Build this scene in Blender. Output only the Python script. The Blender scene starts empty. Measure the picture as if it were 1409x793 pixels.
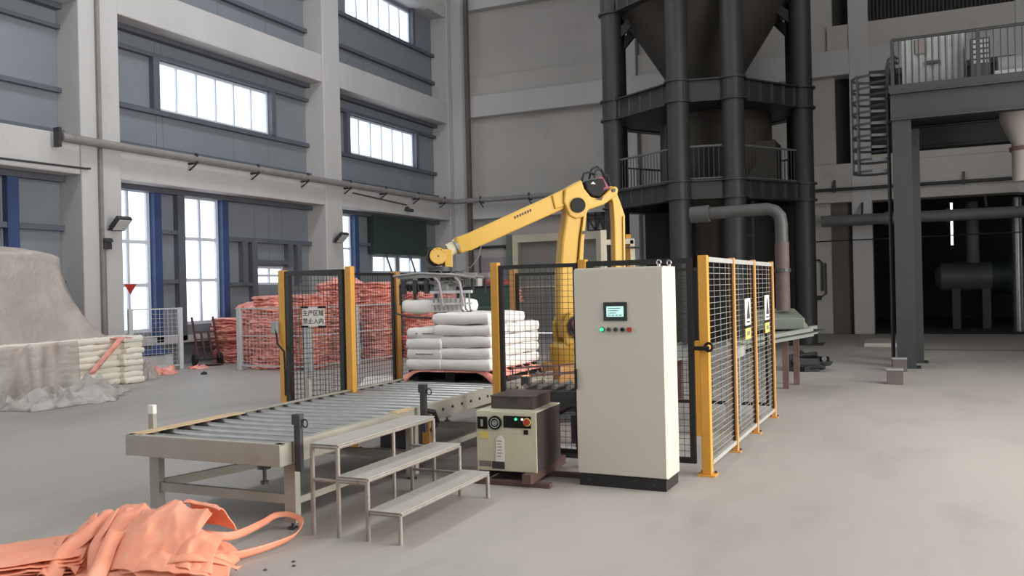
import bpy, bmesh, math, random
from math import radians, sin, cos, pi, atan2, hypot, sqrt
from mathutils import Vector, Matrix, noise
random.seed(7)
scn = bpy.context.scene
C = scn.collection
# ------------------------------------------------------------------ camera, world, lights, exposure
cam_d = bpy.data.cameras.new('camera'); cam = bpy.data.objects.new('camera', cam_d); C.objects.link(cam)
cam_d.sensor_width = 36.0; cam_d.lens = 30.25; cam_d.clip_end = 300
rt = Vector((0.90755, 0.41932, -0.02286)); up_ = Vector((0.02031, 0.01054, 0.99974)); fw = Vector((-0.41945, 0.90778, -0.00105))
cam.matrix_world = Matrix(((rt.x, up_.x, -fw.x, 0), (rt.y, up_.y, -fw.y, 0), (rt.z, up_.z, -fw.z, 1.75), (0, 0, 0, 1)))
scn.camera = cam
world = bpy.data.worlds.new('overcast_sky'); scn.world = world; world.use_nodes = True
bg = world.node_tree.nodes['Background']; bg.inputs[0].default_value = (0.90, 0.95, 1.0, 1); bg.inputs[1].default_value = 2.6
scn.view_settings.view_transform = 'Standard'; scn.view_settings.look = 'None'
scn.view_settings.exposure = 0.0; scn.view_settings.gamma = 1.0; scn.view_settings.use_curve_mapping = False

def area(name, loc, rot, sx, sy, power, col):
    l = bpy.data.lights.new(name, 'AREA'); l.shape = 'RECTANGLE'; l.size = sx; l.size_y = sy; l.energy = power; l.color = col
    o = bpy.data.objects.new(name, l); C.objects.link(o); o.location = loc; o.rotation_euler = rot
    return o
# daylight entering through the gate in the right wall
area('gate_daylight', (7.4, 9.0, 3.2), (0, radians(84), 0), 6.0, 10.0, 1550, (1.0, 0.95, 0.88))
area('ceiling_fill', (-10.5, 12.0, 13.7), (0, 0, 0), 2.2, 20.0, 850, (0.93, 0.97, 1.0))  # unseen fill added under the ceiling for even light on the upper walls
area('high_right_fill', (7.4, 4.0, 10.6), (0, radians(84), 0), 3.4, 18.0, 1250, (0.95, 0.98, 1.0))  # unseen fill added high on the right to brighten the left wall

# ------------------------------------------------------------------ materials
def lin(c):
    c = c / 255.0
    return c / 12.92 if c <= 0.04045 else ((c + 0.055) / 1.055) ** 2.4
MATS = {}
def mat(name, rgb, rough=0.6, metal=0.0, var=0.10, scale=3.0, bump=0.0, bscale=40.0, spots=None, spec=0.5, stretch=None):
    m = bpy.data.materials.new(name); m.use_nodes = True; nt = m.node_tree; b = nt.nodes['Principled BSDF']
    b.inputs['Roughness'].default_value = rough; b.inputs['Metallic'].default_value = metal
    b.inputs['Specular IOR Level'].default_value = spec
    tc = nt.nodes.new('ShaderNodeTexCoord')
    src = tc.outputs['Object']
    if stretch:
        mp = nt.nodes.new('ShaderNodeMapping'); mp.inputs['Scale'].default_value = stretch
        nt.links.new(src, mp.inputs[0]); src = mp.outputs[0]
    nz = nt.nodes.new('ShaderNodeTexNoise'); nz.inputs['Scale'].default_value = scale; nz.inputs['Detail'].default_value = 6
    nt.links.new(src, nz.inputs['Vector'])
    c = [lin(x) for x in rgb]
    rp = nt.nodes.new('ShaderNodeValToRGB')
    rp.color_ramp.elements[0].position = 0.30; rp.color_ramp.elements[1].position = 0.70
    rp.color_ramp.elements[0].color = [max(0, x * (1 - var)) for x in c] + [1]
    rp.color_ramp.elements[1].color = [min(1, x * (1 + var)) for x in c] + [1]
    nt.links.new(nz.outputs['Fac'], rp.inputs[0]); out = rp.outputs[0]
    if spots:
        srgb, sscale, lo, hi, amt = spots
        n2 = nt.nodes.new('ShaderNodeTexNoise'); n2.inputs['Scale'].default_value = sscale; n2.inputs['Detail'].default_value = 8
        n2.inputs['Roughness'].default_value = 0.65
        nt.links.new(src, n2.inputs['Vector'])
        r2 = nt.nodes.new('ShaderNodeMapRange'); r2.inputs[1].default_value = lo; r2.inputs[2].default_value = hi; r2.inputs[4].default_value = amt
        nt.links.new(n2.outputs['Fac'], r2.inputs[0])
        mx = nt.nodes.new('ShaderNodeMix'); mx.data_type = 'RGBA'
        mx.inputs[7].default_value = [lin(x) for x in srgb] + [1]
        nt.links.new(r2.outputs[0], mx.inputs[0]); nt.links.new(out, mx.inputs[6]); out = mx.outputs[2]
    nt.links.new(out, b.inputs['Base Color'])
    if bump:
        n3 = nt.nodes.new('ShaderNodeTexNoise'); n3.inputs['Scale'].default_value = bscale; n3.inputs['Detail'].default_value = 5
        nt.links.new(src, n3.inputs['Vector'])
        bp = nt.nodes.new('ShaderNodeBump'); bp.inputs['Strength'].default_value = bump; bp.inputs['Distance'].default_value = 0.02
        nt.links.new(n3.outputs['Fac'], bp.inputs['Height']); nt.links.new(bp.outputs[0], b.inputs['Normal'])
    MATS[name] = m
    return m
mat('concrete', (164, 158, 151), 0.55, var=0.10, scale=0.35, bump=0.15, bscale=6, spots=((122, 119, 116), 0.9, 0.50, 0.72, 0.45), stretch=(1, 0.45, 1))
mat('plaster', (188, 186, 185), 0.85, var=0.06, scale=0.7, bump=0.1, bscale=10, spots=((150, 146, 142), 1.3, 0.58, 0.8, 0.5), stretch=(1, 1, 0.35))
mat('plaster_back', (182, 177, 171), 0.85, var=0.06, scale=0.6, bump=0.1, bscale=9, spots=((155, 148, 140), 1.1, 0.58, 0.8, 0.5))
mat('cladding', (124, 130, 137), 0.55, var=0.05, scale=1.0)
mat('girt_steel', (88, 93, 102), 0.6, var=0.1, scale=2)
mat('blue_steel', (52, 72, 112), 0.5, var=0.1, scale=2)
mat('window_frame', (206, 212, 222), 0.5, var=0.04)
mat('pipe_grey', (134, 130, 128), 0.5, var=0.12, scale=2, spots=((85, 72, 62), 3, 0.55, 0.75, 0.5))
mat('robot_yellow', (202, 160, 66), 0.42, var=0.06, scale=2, spots=((176, 130, 62), 4, 0.6, 0.8, 0.45))
mat('fence_yellow', (206, 148, 56), 0.45, var=0.06, scale=4, spots=((150, 100, 45), 8, 0.62, 0.8, 0.5))
mat('fence_tan', (196, 142, 80), 0.5, var=0.07, scale=4)
mat('black_paint', (30, 30, 31), 0.5, var=0.15, scale=5)
mat('wire_black', (52, 50, 48), 0.5, var=0.1)
mat('wire_grey', (176, 174, 168), 0.45, 0.3, var=0.1)
mat('cabinet_paint', (200, 193, 180), 0.42, var=0.025, scale=1.5, bump=0.02, bscale=90)
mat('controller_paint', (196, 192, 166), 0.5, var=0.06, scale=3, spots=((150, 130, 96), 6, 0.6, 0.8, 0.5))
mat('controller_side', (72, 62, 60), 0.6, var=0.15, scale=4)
mat('rust_brown', (96, 72, 66), 0.75, var=0.2, scale=6)
mat('tower_steel', (42, 43, 44), 0.55, var=0.12, scale=1.2, spots=((84, 78, 72), 2.5, 0.55, 0.8, 0.35))
mat('hopper_steel', (60, 54, 47), 0.65, var=0.12, scale=1.0)
mat('platform_steel', (40, 42, 44), 0.55, var=0.12, scale=1.5)
mat('duct', (98, 97, 95), 0.5, var=0.12, scale=1.5)
mat('orange_bag', (240, 156, 124), 0.5, var=0.08, scale=4, bump=0.12, bscale=220, spots=((248, 184, 152), 7, 0.5, 0.75, 0.55))
mat('salmon_bag', (238, 156, 141), 0.6, var=0.18, scale=4, bump=0.4, bscale=22, spots=((250, 206, 194), 6, 0.48, 0.72, 0.7))
mat('white_bag', (236, 232, 228), 0.55, var=0.03, scale=3, bump=0.1, bscale=14)
mat('cream_bag', (232, 226, 212), 0.6, var=0.05, scale=3, bump=0.15, bscale=12)
mat('galvanised', (158, 157, 155), 0.30, 0.7, var=0.12, scale=8)
mat('conveyor_paint', (158, 153, 140), 0.55, var=0.10, scale=3, spots=((110, 98, 84), 5, 0.58, 0.8, 0.5))
mat('steps_tread', (166, 163, 154), 0.55, var=0.08, scale=4, spots=((120, 112, 102), 9, 0.58, 0.78, 0.4))
mat('steps_tube', (150, 142, 132), 0.5, 0.2, var=0.15, scale=9, spots=((96, 78, 64), 14, 0.55, 0.75, 0.6))
mat('dark_steel', (62, 62, 64), 0.5, 0.2, var=0.15, scale=5)
mat('grey_paint', (150, 152, 150), 0.5, var=0.1, scale=4)
mat('pale_grey', (196, 198, 198), 0.5, var=0.06, scale=4)
mat('rubber', (34, 33, 33), 0.75, var=0.15, scale=6)
mat('truck_brown', (78, 48, 44), 0.6, var=0.2, scale=6)
mat('sign_white', (226, 222, 212), 0.5, var=0.02)
mat('ink', (58, 52, 56), 0.7, var=0.05)
mat('ink_grey', (120, 112, 108), 0.7, var=0.05)
mat('sign_yellow', (216, 196, 110), 0.5, var=0.03)
mat('black_plastic', (24, 23, 24), 0.6, var=0.1, spec=.25)
mat('screen_bezel', (44, 54, 50), 0.35, var=0.05)
mat('red_plastic', (176, 56, 48), 0.4, var=0.06)
mat('rust_red', (138, 62, 58), 0.6, var=0.1)
mat('blue_cloth', (52, 66, 110), 0.8, var=0.2, scale=6)
mat('shutter_grey', (150, 145, 138), 0.6, var=0.05, scale=1.0)
mat('cream_steel', (214, 204, 180), 0.5, var=0.05)
mat('pale_green', (112, 118, 108), 0.6, var=0.08)
mat('dark_green', (44, 62, 54), 0.5, var=0.1)
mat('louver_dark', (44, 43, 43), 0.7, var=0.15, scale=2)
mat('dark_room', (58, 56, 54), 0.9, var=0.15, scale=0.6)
mat('brown_door', (96, 88, 82), 0.7, var=0.12, scale=2)
mat('purple_grey', (158, 148, 152), 0.6, var=0.05)
mat('pink_cable', (150, 84, 96), 0.6, var=0.1)
mat('aluminium', (164, 162, 160), 0.38, 0.6, var=0.1, scale=6)
mat('wood_sunlit', (196, 172, 134), 0.7, var=0.12, scale=6)  # wood tone, also used for the sunlit patch painted on the left rail
mat('ceiling_paint', (186, 186, 188), 0.9, var=0.05)
mat('dust_grey', (66, 65, 64), 0.55, var=0.1)
mat('block_brown', (86, 76, 74), 0.7, var=0.12, scale=5)
mat('drop_brown', (84, 70, 66), 0.7, var=0.15, scale=4)

def emissive(name, rgb, strength):
    m = bpy.data.materials.new(name); m.use_nodes = True; b = m.node_tree.nodes['Principled BSDF']
    c = [lin(x) for x in rgb] + [1]
    b.inputs['Base Color'].default_value = c; b.inputs['Emission Color'].default_value = c; b.inputs['Emission Strength'].default_value = strength
    MATS[name] = m
emissive('screen_glow', (176, 224, 216), 0.75)
emissive('lamp_green', (60, 220, 150), 1.3)
emissive('lamp_white', (255, 240, 220), 2.0)
emissive('lamp_red', (235, 90, 60), 0.5)

def glass_mat():
    m = bpy.data.materials.new('window_glass'); m.use_nodes = True; nt = m.node_tree
    for n in list(nt.nodes): nt.nodes.remove(n)
    o = nt.nodes.new('ShaderNodeOutputMaterial'); mx = nt.nodes.new('ShaderNodeMixShader')
    t = nt.nodes.new('ShaderNodeBsdfTransparent'); t.inputs[0].default_value = (0.93, 0.96, 1, 1)
    g = nt.nodes.new('ShaderNodeBsdfGlossy'); g.inputs['Roughness'].default_value = 0.08
    mx.inputs[0].default_value = 0.06
    nt.links.new(t.outputs[0], mx.inputs[1]); nt.links.new(g.outputs[0], mx.inputs[2]); nt.links.new(mx.outputs[0], o.inputs[0])
    MATS['glass'] = m
glass_mat()
def film_mat(name, rgb, trans, gl):
    m = bpy.data.materials.new(name); m.use_nodes = True; nt = m.node_tree
    b = nt.nodes['Principled BSDF']; out = nt.nodes['Material Output']
    tc = nt.nodes.new('ShaderNodeTexCoord'); nz = nt.nodes.new('ShaderNodeTexNoise'); nz.inputs['Scale'].default_value = 1.6; nz.inputs['Detail'].default_value = 7
    nt.links.new(tc.outputs['Object'], nz.inputs['Vector'])
    rp = nt.nodes.new('ShaderNodeValToRGB'); c = [lin(x) for x in rgb]
    rp.color_ramp.elements[0].position = .3; rp.color_ramp.elements[1].position = .7
    rp.color_ramp.elements[0].color = [x * .82 for x in c] + [1]; rp.color_ramp.elements[1].color = [min(1, x * 1.12) for x in c] + [1]
    nt.links.new(nz.outputs['Fac'], rp.inputs[0]); nt.links.new(rp.outputs[0], b.inputs['Base Color'])
    b.inputs['Roughness'].default_value = gl; b.inputs['Specular IOR Level'].default_value = .6
    t = nt.nodes.new('ShaderNodeBsdfTransparent'); t.inputs[0].default_value = (.95, .94, .92, 1)
    mx = nt.nodes.new('ShaderNodeMixShader'); mx.inputs[0].default_value = trans
    nt.links.new(b.outputs[0], mx.inputs[1]); nt.links.new(t.outputs[0], mx.inputs[2]); nt.links.new(mx.outputs[0], out.inputs['Surface'])
    n3 = nt.nodes.new('ShaderNodeTexNoise'); n3.inputs['Scale'].default_value = 11; n3.inputs['Detail'].default_value = 6
    nt.links.new(tc.outputs['Object'], n3.inputs['Vector'])
    bp = nt.nodes.new('ShaderNodeBump'); bp.inputs['Strength'].default_value = .55; bp.inputs['Distance'].default_value = .04
    nt.links.new(n3.outputs['Fac'], bp.inputs['Height']); nt.links.new(bp.outputs[0], b.inputs['Normal'])
    MATS[name] = m
film_mat('dusty_film', (208, 199, 191), 0.30, 0.36)
film_mat('clear_film', (214, 210, 202), 0.50, 0.3)
film_mat('floor_film', (206, 201, 194), 0.34, 0.34)

# ------------------------------------------------------------------ mesh helpers
class MB:
    def __init__(s): s.v = []; s.f = []
    def add(s, vs, fs):
        k = len(s.v); s.v += [tuple(p) for p in vs]; s.f += [tuple(i + k for i in f) for f in fs]; return s
    def box(s, x0, x1, y0, y1, z0, z1):
        return s.add([(x, y, z) for z in (z0, z1) for y in (y0, y1) for x in (x0, x1)],
                     [(0, 2, 3, 1), (4, 5, 7, 6), (0, 1, 5, 4), (2, 6, 7, 3), (0, 4, 6, 2), (1, 3, 7, 5)])
    def bar(s, p, q, w, h=None, caps=True, up=(0, 0, 1)):
        p = Vector(p); q = Vector(q); d = (q - p).normalized(); u = Vector(up)
        if abs(d.dot(u)) > 0.99: u = Vector((0, 1, 0))
        a = d.cross(u).normalized() * (w / 2); b = a.cross(d).normalized() * ((h or w) / 2)
        vs = [p - a - b, p + a - b, p + a + b, p - a + b, q - a - b, q + a - b, q + a + b, q - a + b]
        fs = [(0, 1, 5, 4), (1, 2, 6, 5), (2, 3, 7, 6), (3, 0, 4, 7)]
        if caps: fs += [(3, 2, 1, 0), (4, 5, 6, 7)]
        return s.add(vs, fs)
    def tube(s, pts, r, n=10, caps=True):
        pts = [Vector(p) for p in pts]; rs = r if isinstance(r, (list, tuple)) else [r] * len(pts)
        vs = []; fs = []; a = None
        for i, p in enumerate(pts):
            d = (pts[min(i + 1, len(pts) - 1)] - pts[max(i - 1, 0)]).normalized()
            if a is None:
                a = d.cross(Vector((0, 0, 1)) if abs(d.z) < .95 else Vector((1, 0, 0))).normalized()
            else:
                a = (a - d * a.dot(d)).normalized()
            b = d.cross(a)
            for k in range(n):
                t = 2 * pi * k / n; vs.append(p + (a * cos(t) + b * sin(t)) * rs[i])
        for i in range(len(pts) - 1):
            for k in range(n):
                fs.append((i * n + k, i * n + (k + 1) % n, (i + 1) * n + (k + 1) % n, (i + 1) * n + k))
        if caps:
            fs.append(tuple(range(n - 1, -1, -1))); m = (len(pts) - 1) * n; fs.append(tuple(m + k for k in range(n)))
        return s.add(vs, fs)
    def cyl(s, p, q, r, n=16): return s.tube([p, q], r, n)
    def ring(s, c, nrm, R, r, n=20, m=6):
        c = Vector(c); nrm = Vector(nrm).normalized(); a = nrm.orthogonal().normalized(); b = nrm.cross(a)
        vs = []; fs = []
        for i in range(n):
            t = 2 * pi * i / n; d = a * cos(t) + b * sin(t)
            for k in range(m):
                u = 2 * pi * k / m; vs.append(c + d * (R + r * cos(u)) + nrm * r * sin(u))
        for i in range(n):
            for k in range(m):
                fs.append((i * m + k, ((i + 1) % n) * m + k, ((i + 1) % n) * m + (k + 1) % m, i * m + (k + 1) % m))
        return s.add(vs, fs)
    def prism(s, pts, y0, y1):           # outline in x,z extruded along y
        n = len(pts)
        vs = [(x, y0, z) for x, z in pts] + [(x, y1, z) for x, z in pts]
        fs = [tuple(range(n)), tuple(range(2 * n - 1, n - 1, -1))] + [(i, i + n, (i + 1) % n + n, (i + 1) % n) for i in range(n)]
        return s.add(vs, fs)
    def lathe(s, c, prof, n=24, close=False):   # about z
        cx, cy = c; vs = []; fs = []
        for r, z in prof:
            for k in range(n): t = 2 * pi * k / n; vs.append((cx + r * cos(t), cy + r * sin(t), z))
        for i in range(len(prof) - 1):
            for k in range(n): fs.append((i * n + k, i * n + (k + 1) % n, (i + 1) * n + (k + 1) % n, (i + 1) * n + k))
        if close:
            fs.append(tuple(range(n - 1, -1, -1))); m = (len(prof) - 1) * n; fs.append(tuple(m + k for k in range(n)))
        return s.add(vs, fs)
    def grid(s, fn, nu, nv):
        vs = [fn(i / nu, j / nv) for j in range(nv + 1) for i in range(nu + 1)]
        fs = [(j * (nu + 1) + i, j * (nu + 1) + i + 1, (j + 1) * (nu + 1) + i + 1, (j + 1) * (nu + 1) + i) for j in range(nv) for i in range(nu)]
        return s.add(vs, fs)
    def mesh(s, name, m, smooth=False):
        me = bpy.data.meshes.new(name); me.from_pydata(s.v, [], s.f)
        bm = bmesh.new(); bm.from_mesh(me); bmesh.ops.recalc_face_normals(bm, faces=bm.faces); bm.to_mesh(me); bm.free()
        me.materials.append(MATS[m])
        if smooth:
            me.polygons.foreach_set('use_smooth', [True] * len(me.polygons))
            if smooth == 'angle': me.set_sharp_from_angle(angle=radians(40))
        me.update(); return me
    def build(s, name, m, parent=None, smooth=False, bevel=0.0, loc=None, solid=0.0, subd=0):
        o = bpy.data.objects.new(name, s.mesh(name, m, smooth)); C.objects.link(o)
        if parent is not None: o.parent = parent
        if loc is not None: o.location = loc
        if subd:
            k = o.modifiers.new('subdivide', 'SUBSURF'); k.levels = subd; k.render_levels = subd
        if solid:
            k = o.modifiers.new('thickness', 'SOLIDIFY'); k.thickness = solid; k.offset = 0
        if bevel:
            k = o.modifiers.new('edge', 'BEVEL'); k.width = bevel; k.segments = 2; k.limit_method = 'ANGLE'; k.angle_limit = radians(40)
        return o
def tag(o, label, cat=None, group=None, kind=None):
    o['label'] = label
    if cat: o['category'] = cat
    if group: o['group'] = group
    if kind: o['kind'] = kind
    return o
def thing(name, label, cat, loc=(0, 0, 0), rz=0.0, group=None, kind=None):
    o = bpy.data.objects.new(name, None); C.objects.link(o); o.location = loc; o.rotation_euler = (0, 0, rz); o.empty_display_size = .2
    return tag(o, label, cat, group, kind)
def inst(me, name, parent=None, loc=(0, 0, 0), rot=(0, 0, 0), scale=None):
    o = bpy.data.objects.new(name, me); C.objects.link(o)
    if parent is not None: o.parent = parent
    o.location = loc; o.rotation_euler = rot
    if scale: o.scale = scale
    return o
def B(x0, x1, y0, y1, z0, z1): return MB().box(x0, x1, y0, y1, z0, z1)
def nz3(x, y, z): return noise.noise(Vector((x, y, z)))
def fbm(x, y, z, o=4): return noise.fractal(Vector((x, y, z)), 1.0, 2.0, o)
ORD = ['lowest', 'second', 'third', 'fourth', 'fifth', 'sixth', 'seventh', 'eighth', 'ninth', 'tenth', 'eleventh']

# ------------------------------------------------------------------ setting: floor, ceiling
fl = B(-17.6, 9.0, -8.0, 29.6, -0.3, 0.0).build('floor', 'concrete')
tag(fl, 'dusty grey concrete floor of the factory hall', 'floor', kind='structure')
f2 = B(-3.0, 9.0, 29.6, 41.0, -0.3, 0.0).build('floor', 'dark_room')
tag(f2, 'dark concrete floor of the machine room behind the back wall', 'floor', kind='structure')
ce = B(-17.6, 9.0, -8.0, 30.4, 14.0, 14.3).build('ceiling', 'ceiling_paint')
tag(ce, 'pale roof deck high above the hall', 'ceiling', kind='structure')
tr = thing('trim_1', 'dark drainage channel crossing the floor on the right', 'channel', kind='structure')
B(0.15, 5.0, 23.02, 23.10, 0.0, 0.012).build('channel_cover', 'dark_steel', tr)
sl = B(-1.1, -0.25, 23.9, 26.0, 0.0, 0.10).build('trim_2', 'concrete', bevel=.01)
tag(sl, 'low raised concrete plinth left of the platform column', 'plinth', kind='structure')

# ------------------------------------------------------------------ left wall
WL = thing('wall_left', 'left hall wall of concrete columns, beams and grey cladding panels', 'wall', kind='structure')
XF, XB = -16.0, -16.7      # column front face, cladding plane
COLY = [(4.46, 5.46), (12.86, 13.88), (21.34, 22.19), (29.15, 30.2)]
for a, b in COLY: B(-17.0, XF, a, b, 0, 14).build('column', 'plaster', WL, bevel=.03)
BZ = [(4.37, 5.19), (8.10, 8.93), (12.2, 13.0)]
bays = [(-3.5, 4.46), (5.46, 12.86), (13.88, 21.34), (22.19, 29.15)]
for a, b in bays:
    for z0, z1 in BZ: B(-16.95, XF - .04, a, b, z0, z1).build('beam', 'plaster', WL, bevel=.02)
def infill(ya, yb, za, zb, holes, joints):
    ys = sorted(set([ya, yb] + [h[0] for h in holes] + [h[1] for h in holes] + joints)); ys = [y for y in ys if ya <= y <= yb]
    zs = sorted(set([za, zb] + [h[2] for h in holes] + [h[3] for h in holes]))
    for i in range(len(ys) - 1):
        run = None
        for j in range(len(zs) - 1):
            yc = (ys[i] + ys[i + 1]) / 2; zc = (zs[j] + zs[j + 1]) / 2
            if any(h[0] < yc < h[1] and h[2] < zc < h[3] for h in holes):
                continue
            B(XB - .06, XB, ys[i] + .006, ys[i + 1] - .006, zs[j] + .0, zs[j + 1] - .0).build('panel', 'cladding', WL)
def girt(ya, yb, z, h=.10): B(XB, XB + .14, ya, yb, z - h / 2, z + h / 2).build('girt', 'girt_steel', WL)
for a, b in bays[1:]:
    for z in (4.30, 5.30, 8.04, 9.05): B(XB, XB + .2, a, b, z - .06, z + .06).build('edge_channel', 'girt_steel', WL)
def upright(y0, y1, z0, z1, m='girt_steel', d=.16): B(XB - .02, XB + d, y0, y1, z0, z1).build('upright', m, WL)
WN = [0]
def window(y0, y1, z0, z1, cols, rows, label, fw=.06, depth=.07, colsplit=None):
    WN[0] += 1
    t = thing('window_%d' % WN[0], label, 'window', (XB - .03, (y0 + y1) / 2, z0), kind='structure')
    w = y1 - y0; h = z1 - z0; m = MB(); hw = w / 2
    m.box(-depth / 2, depth / 2, -hw, hw, 0, fw); m.box(-depth / 2, depth / 2, -hw, hw, h - fw, h)
    m.box(-depth / 2, depth / 2, -hw, -hw + fw, fw, h - fw); m.box(-depth / 2, depth / 2, hw - fw, hw, fw, h - fw)
    m.build('frame', 'window_frame', t)
    zs = rows if isinstance(rows, list) else [i / rows for i in range(rows + 1)]
    for j in range(1, len(zs) - 1):
        B(-depth / 2.2, depth / 2.2, -hw + fw, hw - fw, zs[j] * h - fw / 2, zs[j] * h + fw / 2).build('transom', 'window_frame', t)
    for i in range(1, cols):
        yy = -hw + w * i / cols; B(-depth / 2.4, depth / 2.4, yy - fw * .4, yy + fw * .4, fw, h - fw).build('mullion', 'window_frame', t)
    for j in range(len(zs) - 1):
        for i in range(cols):
            a = -hw + w * i / cols; b = -hw + w * (i + 1) / cols
            B(-.004, .004, a + .03, b - .03, zs[j] * h + .03, zs[j + 1] * h - .03).build('pane', 'glass', t)
    return t
near = 'left of the near column'; midb = 'between the near and middle columns'; farb = 'between the middle and corner columns'
# level 2
for k, (a, b) in enumerate(bays):
    if k < 2:
        infill(a, b, 5.19, 8.10, [], [b - 1.9, b - 3.8]); girt(a, b, 6.23); girt(a, b, 7.60, .08)
H = (15.55, 19.62, 6.30, 7.52)
infill(13.88, 21.34, 5.19, 8.10, [H], [14.4 + 1.35, 18.2]); girt(13.88, 21.34, 6.22, .12); girt(13.88, 21.34, 7.60, .10)
upright(15.36, 15.55, 6.28, 7.55); upright(19.62, 19.80, 6.28, 7.55)
window(*H, 6, 1, 'wide row of bright panes high up, second storey, ' + midb)
H = (23.46, 27.62, 6.28, 7.55)
infill(22.19, 29.15, 5.19, 8.10, [H], [24.5, 26.6]); girt(22.19, 29.15, 6.20, .12); girt(22.19, 29.15, 7.63, .10)
upright(23.28, 23.46, 6.26, 7.57); upright(27.62, 27.80, 6.26, 7.57)
window(*H, 6, 1, 'wide row of bright panes, second storey, ' + farb)
# level 3
for a, b in bays[1:2]: infill(a, b, 8.93, 12.2, [], [b - 1.9, b - 3.8])
infill(13.88, 21.34, 8.93, 12.2, [], [15.8, 17.7, 19.6]); girt(13.88, 21.34, 9.72, .12); girt(13.88, 21.34, 10.75, .12)
H = (23.5, 27.55, 10.86, 12.05)
infill(22.19, 29.15, 8.93, 12.2, [H], [24.5, 26.6]); girt(22.19, 29.15, 9.72, .12); girt(22.19, 29.15, 10.78, .12)
upright(27.55, 27.73, 10.8, 12.2)
window(*H, 6, 1, 'bright window cut by the top of the picture, third storey')
# level 1
infill(5.46, 12.86, 0, 4.37, [], [7.5, 9.5, 11.5]); girt(5.46, 12.86, 3.25, .12); girt(5.46, 12.86, 2.05, .12)
upright(11.55, 11.80, 0, 4.37, 'blue_steel')
W1 = (14.0, 15.27, .86, 4.31); W2 = (16.26, 17.55, .98, 4.28); W3 = (18.95, 20.12, 1.98, 2.50)
infill(13.88, 21.34, 0, 4.37, [W1, W2, W3], [19.55])
window(*W1, 2, [0, .33, .63, 1], 'tall bright window beside the near column, red pennant in front of it', fw=.085)
window(*W2, 2, [0, .345, .665, 1], 'tall bright two-column window above the hand truck', fw=.085)
window(*W3, 2, 2, 'small four-pane window above the orange bales, left of the middle column')
upright(15.28, 15.50, .6, 4.37, 'blue_steel'); upright(16.02, 16.25, .6, 4.37, 'girt_steel'); upright(17.56, 17.78, .6, 4.37, 'blue_steel')
girt(15.5, 16.02, 3.30); girt(15.5, 16.02, 2.08); girt(17.78, 21.34, 3.22, .12); girt(17.78, 18.9, 2.0, .1)
upright(18.3, 18.5, 1.98, 3.2); upright(18.68, 18.88, 0, 3.2); upright(20.2, 20.4, 2.5, 3.2); upright(20.62, 20.82, 2.0, 3.2); girt(18.88, 20.2, 2.62, .12)
W4 = (22.25, 23.55, .9, 4.25); W5 = (24.76, 26.28, 2.36, 2.95); W6 = (26.46, 28.0, 2.36, 2.95)
infill(22.19, 29.15, 0, 4.37, [W4, W5, W6], [])
window(*W4, 2, 3, 'narrow strip of bright window just right of the middle column')
window(*W5, 2, 1, 'low bright window below the dark shutter, left one of the pair')
window(*W6, 2, 1, 'low bright window below the dark shutter, right one of the pair')
upright(23.57, 23.80, .5, 4.37, 'blue_steel'); girt(23.8, 29.15, 3.3, .10)
MB().box(XB + .02, XB + .26, 24.5, 28.05, 2.98, 4.30).build('shutter_box', 'dark_green', WL)
for i in range(2):
    y = 25.5 + i * 1.6; MB().bar((XB + .1, y, 2.95), (XB + .1, y + .35, 2.36), .05).build('stay', 'girt_steel', WL)
B(XB, XB + .16, 13.88, 21.34, .55, .72).build('sill', 'plaster', WL)

# pipes on the walls
pw = thing('wall_pipe', 'long grey pipe on brackets running along the left wall and round the corner', 'pipe', (-15.85, 12.2, 0))
def rel(o, pts): return [(p[0] - o.location.x, p[1] - o.location.y, p[2] - o.location.z) for p in pts]
MB().tube(rel(pw, [(-15.82, 12.25, 5.06), (-15.82, 28.75, 5.06), (-15.78, 28.92, 5.06), (-15.6, 29.0, 5.06), (-9.4, 29.0, 5.06)]), .095, 12).build('run', 'pipe_grey', pw, 'angle')
MB().box(-.08, .08, -.05, .02, 4.85, 5.25).build('end_flange', 'dark_steel', pw)
br = MB().bar((-.17, 0, 4.96), (.12, 0, 4.96), .05, .05).bar((-.15, 0, 4.8), (.1, 0, 4.95), .03).box(.06, .11, -.03, .03, 4.95, 5.2).mesh('bracket', 'dark_steel')
for y in (15.9, 18.1, 20.2, 22.3, 24.3, 26.4, 28.3): inst(br, 'bracket', pw, (0, y - 12.2, 0))
for x in (-14.6, -12.6, -10.6): inst(br, 'bracket', pw, (x + 15.85, 29.0 - 12.2 + .02, 0), (0, 0, -pi / 2))
dp = MB().box(-15.99, -15.92, 13.25, 13.33, 0, 14).build('trim_3', 'pipe_grey'); tag(dp, 'dark vertical downpipe on the near column face', 'downpipe', kind='structure')
dp = MB().box(-15.30, -15.16, 29.2, 29.38, 0, 14).build('trim_4', 'brown_door'); tag(dp, 'dark vertical pipe in the corner beside the back wall', 'downpipe', kind='structure')
cd = MB().tube([(-15.97, 25.9 - 3.2, 4.86), (-15.97, 25.9, 4.72)], .02, 6).build('trim_5', 'dark_steel'); tag(cd, 'thin conduit along the lower beam to the wall camera', 'conduit', kind='structure')
cd = MB().tube([(-15.97, 13.38, 2.86), (-15.97, 13.38, .4)], .022, 6).build('trim_6', 'pipe_grey'); tag(cd, 'thin cable conduit dropping down the near column', 'conduit', kind='structure')
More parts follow.
